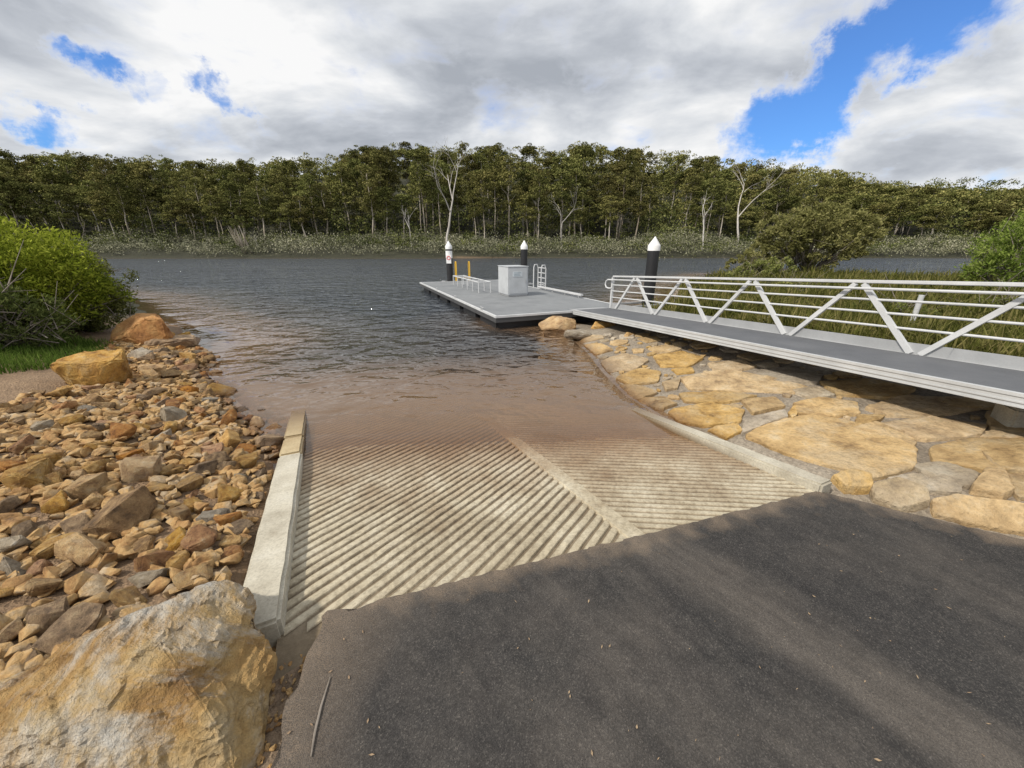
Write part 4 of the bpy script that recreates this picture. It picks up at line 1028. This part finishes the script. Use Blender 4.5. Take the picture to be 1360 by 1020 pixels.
# ------------------------------------------------------------------ world, sun, camera
W = bpy.data.worlds.new('World'); bpy.context.scene.world = W; W.use_nodes = True
nt = W.node_tree; nt.nodes.clear()
out = nt.nodes.new('ShaderNodeOutputWorld'); bg = nt.nodes.new('ShaderNodeBackground'); nt.links.new(bg.outputs[0], out.inputs[0])
STR = .1; bg.inputs[1].default_value = STR
sky = nt.nodes.new('ShaderNodeTexSky'); sky.sky_type = 'NISHITA'; sky.sun_disc = False
sdir = Vector((-.72, -.50, .92)).normalized()
sky.sun_elevation = math.asin(sdir.z); sky.sun_rotation = math.atan2(sdir.x, sdir.y)
gen = nd(nt, 'ShaderNodeTexCoord').outputs['Generated']
sx = nd(nt, 'ShaderNodeSeparateXYZ', {0: gen})
zc = mth(nt, 'ADD', mth(nt, 'MAXIMUM', sx.outputs[2], 0.0), .25)
cv = nd(nt, 'ShaderNodeCombineXYZ', {0: mth(nt, 'DIVIDE', sx.outputs[0], zc), 1: mth(nt, 'DIVIDE', sx.outputs[1], zc), 2: 0.0}).outputs[0]
n1 = nd(nt, 'ShaderNodeTexNoise', {'Vector': cv, 'Scale': 3.0, 'Detail': 12.0, 'Roughness': .60, 'Distortion': .3})
mp = nd(nt, 'ShaderNodeMapping', {'Vector': cv, 'Location': (5.2, 1.7, 3), 'Scale': (.8, 1.0, 1)})
n2 = nd(nt, 'ShaderNodeTexNoise', {'Vector': mp.outputs[0], 'Scale': 1.9, 'Detail': 10.0, 'Roughness': .54, 'Distortion': .25})
cov = mth(nt, 'ADD', mth(nt, 'MULTIPLY', mth(nt, 'SUBTRACT', n1.outputs[0], .5), 2.2), .92)
wn = nd(nt, 'ShaderNodeTexNoise', {'Vector': gen, 'Scale': 8.0, 'Detail': 8.0, 'Roughness': .65})
wv_ = nd(nt, 'ShaderNodeVectorMath', {0: nd(nt, 'ShaderNodeVectorMath', {0: wn.outputs['Color'], 1: (.5, .5, .5)}, operation='SUBTRACT').outputs[0], 1: (.20, .20, .20)}, operation='MULTIPLY')
gw = nd(nt, 'ShaderNodeVectorMath', {0: nd(nt, 'ShaderNodeVectorMath', {0: gen, 1: wv_.outputs[0]}, operation='ADD').outputs[0]}, operation='NORMALIZE').outputs[0]
def pdir(u, v):
    a = (u-680)/F; b = (510-v)/F; return Vector((a, b*ST+CT, b*CT-ST)).normalized()
for u, v, wd, amp in [(995,180,2.3,.38), (1030,160,3.2,.46), (1070,138,3.4,.48), (1105,122,3.2,.46), (1105,165,2.4,.36), (1125,85,2.6,.38), (1160,50,2.6,.36), (1215,26,2.8,.40), (1265,8,2.9,.44), (1305,-10,3.0,.44), (1160,112,2.2,-.36), (1195,72,1.8,-.24), (1060,85,2.0,-.25), (262,104,.8,.32), (285,120,1.0,.40), (308,138,1.0,.40), (328,154,.7,.28), (95,80,.9,.36), (125,92,1.0,.38), (160,106,.9,.35), (200,118,.8,.28), (52,152,1.0,.35), (78,164,1.1,.40)]:
    d = pdir(u, v)
    dot = nd(nt, 'ShaderNodeVectorMath', {0: gw, 1: d}, operation='DOT_PRODUCT').outputs['Value']
    mr = nd(nt, 'ShaderNodeMapRange', {0: dot, 1: math.cos(R(wd*1.9)), 2: 1.0, 3: 0.0, 4: amp}, interpolation_type='SMOOTHSTEP').outputs[0]
    cov = mth(nt, 'SUBTRACT', cov, mr)
cf = nd(nt, 'ShaderNodeMapRange', {0: cov, 1: .0, 2: .86, 3: 0.03, 4: 1.0}, interpolation_type='SMOOTHSTEP').outputs[0]
cc = ramp(nt, n2.outputs[0], [(.32, (.40,.43,.48)), (.42, (.55,.58,.63)), (.50, (.72,.745,.78)), (.60, (.95,.95,.95))])
edge = nd(nt, 'ShaderNodeMapRange', {0: cov, 1: .30, 2: .85, 3: .7, 4: 0.0}).outputs[0]
cc = mixc(nt, edge, cc, (.97, .97, .97))
cc = mixc(nt, 1.0, cc, (1/STR, 1/STR, 1/STR), 'MULTIPLY')
blue = mixc(nt, 1.0, sky.outputs[0], (.50, .98, 1.65), 'MULTIPLY')
fin = mixc(nt, cf, blue, cc)
nt.links.new(fin, bg.inputs[0])
L = bpy.data.lights.new('sun', 'SUN'); L.energy = 3.7; L.angle = R(2.5); L.color = (1, .93, .82)
so = bpy.data.objects.new('sun', L); C.objects.link(so); so.rotation_euler = (-sdir).to_track_quat('-Z', 'Y').to_euler()
cam = bpy.data.cameras.new('camera'); cam.sensor_width = 36; cam.lens = F/1360*36; cam.clip_end = 3000; cam.clip_start = .05
co_ = bpy.data.objects.new('camera', cam); C.objects.link(co_); co_.location = (0, 0, CZ); co_.rotation_euler = (R(90)-TILT, 0, 0)
bpy.context.scene.camera = co_
sc = bpy.context.scene; sc.view_settings.view_transform = 'Standard'; sc.view_settings.look = 'None'; sc.view_settings.exposure = 0
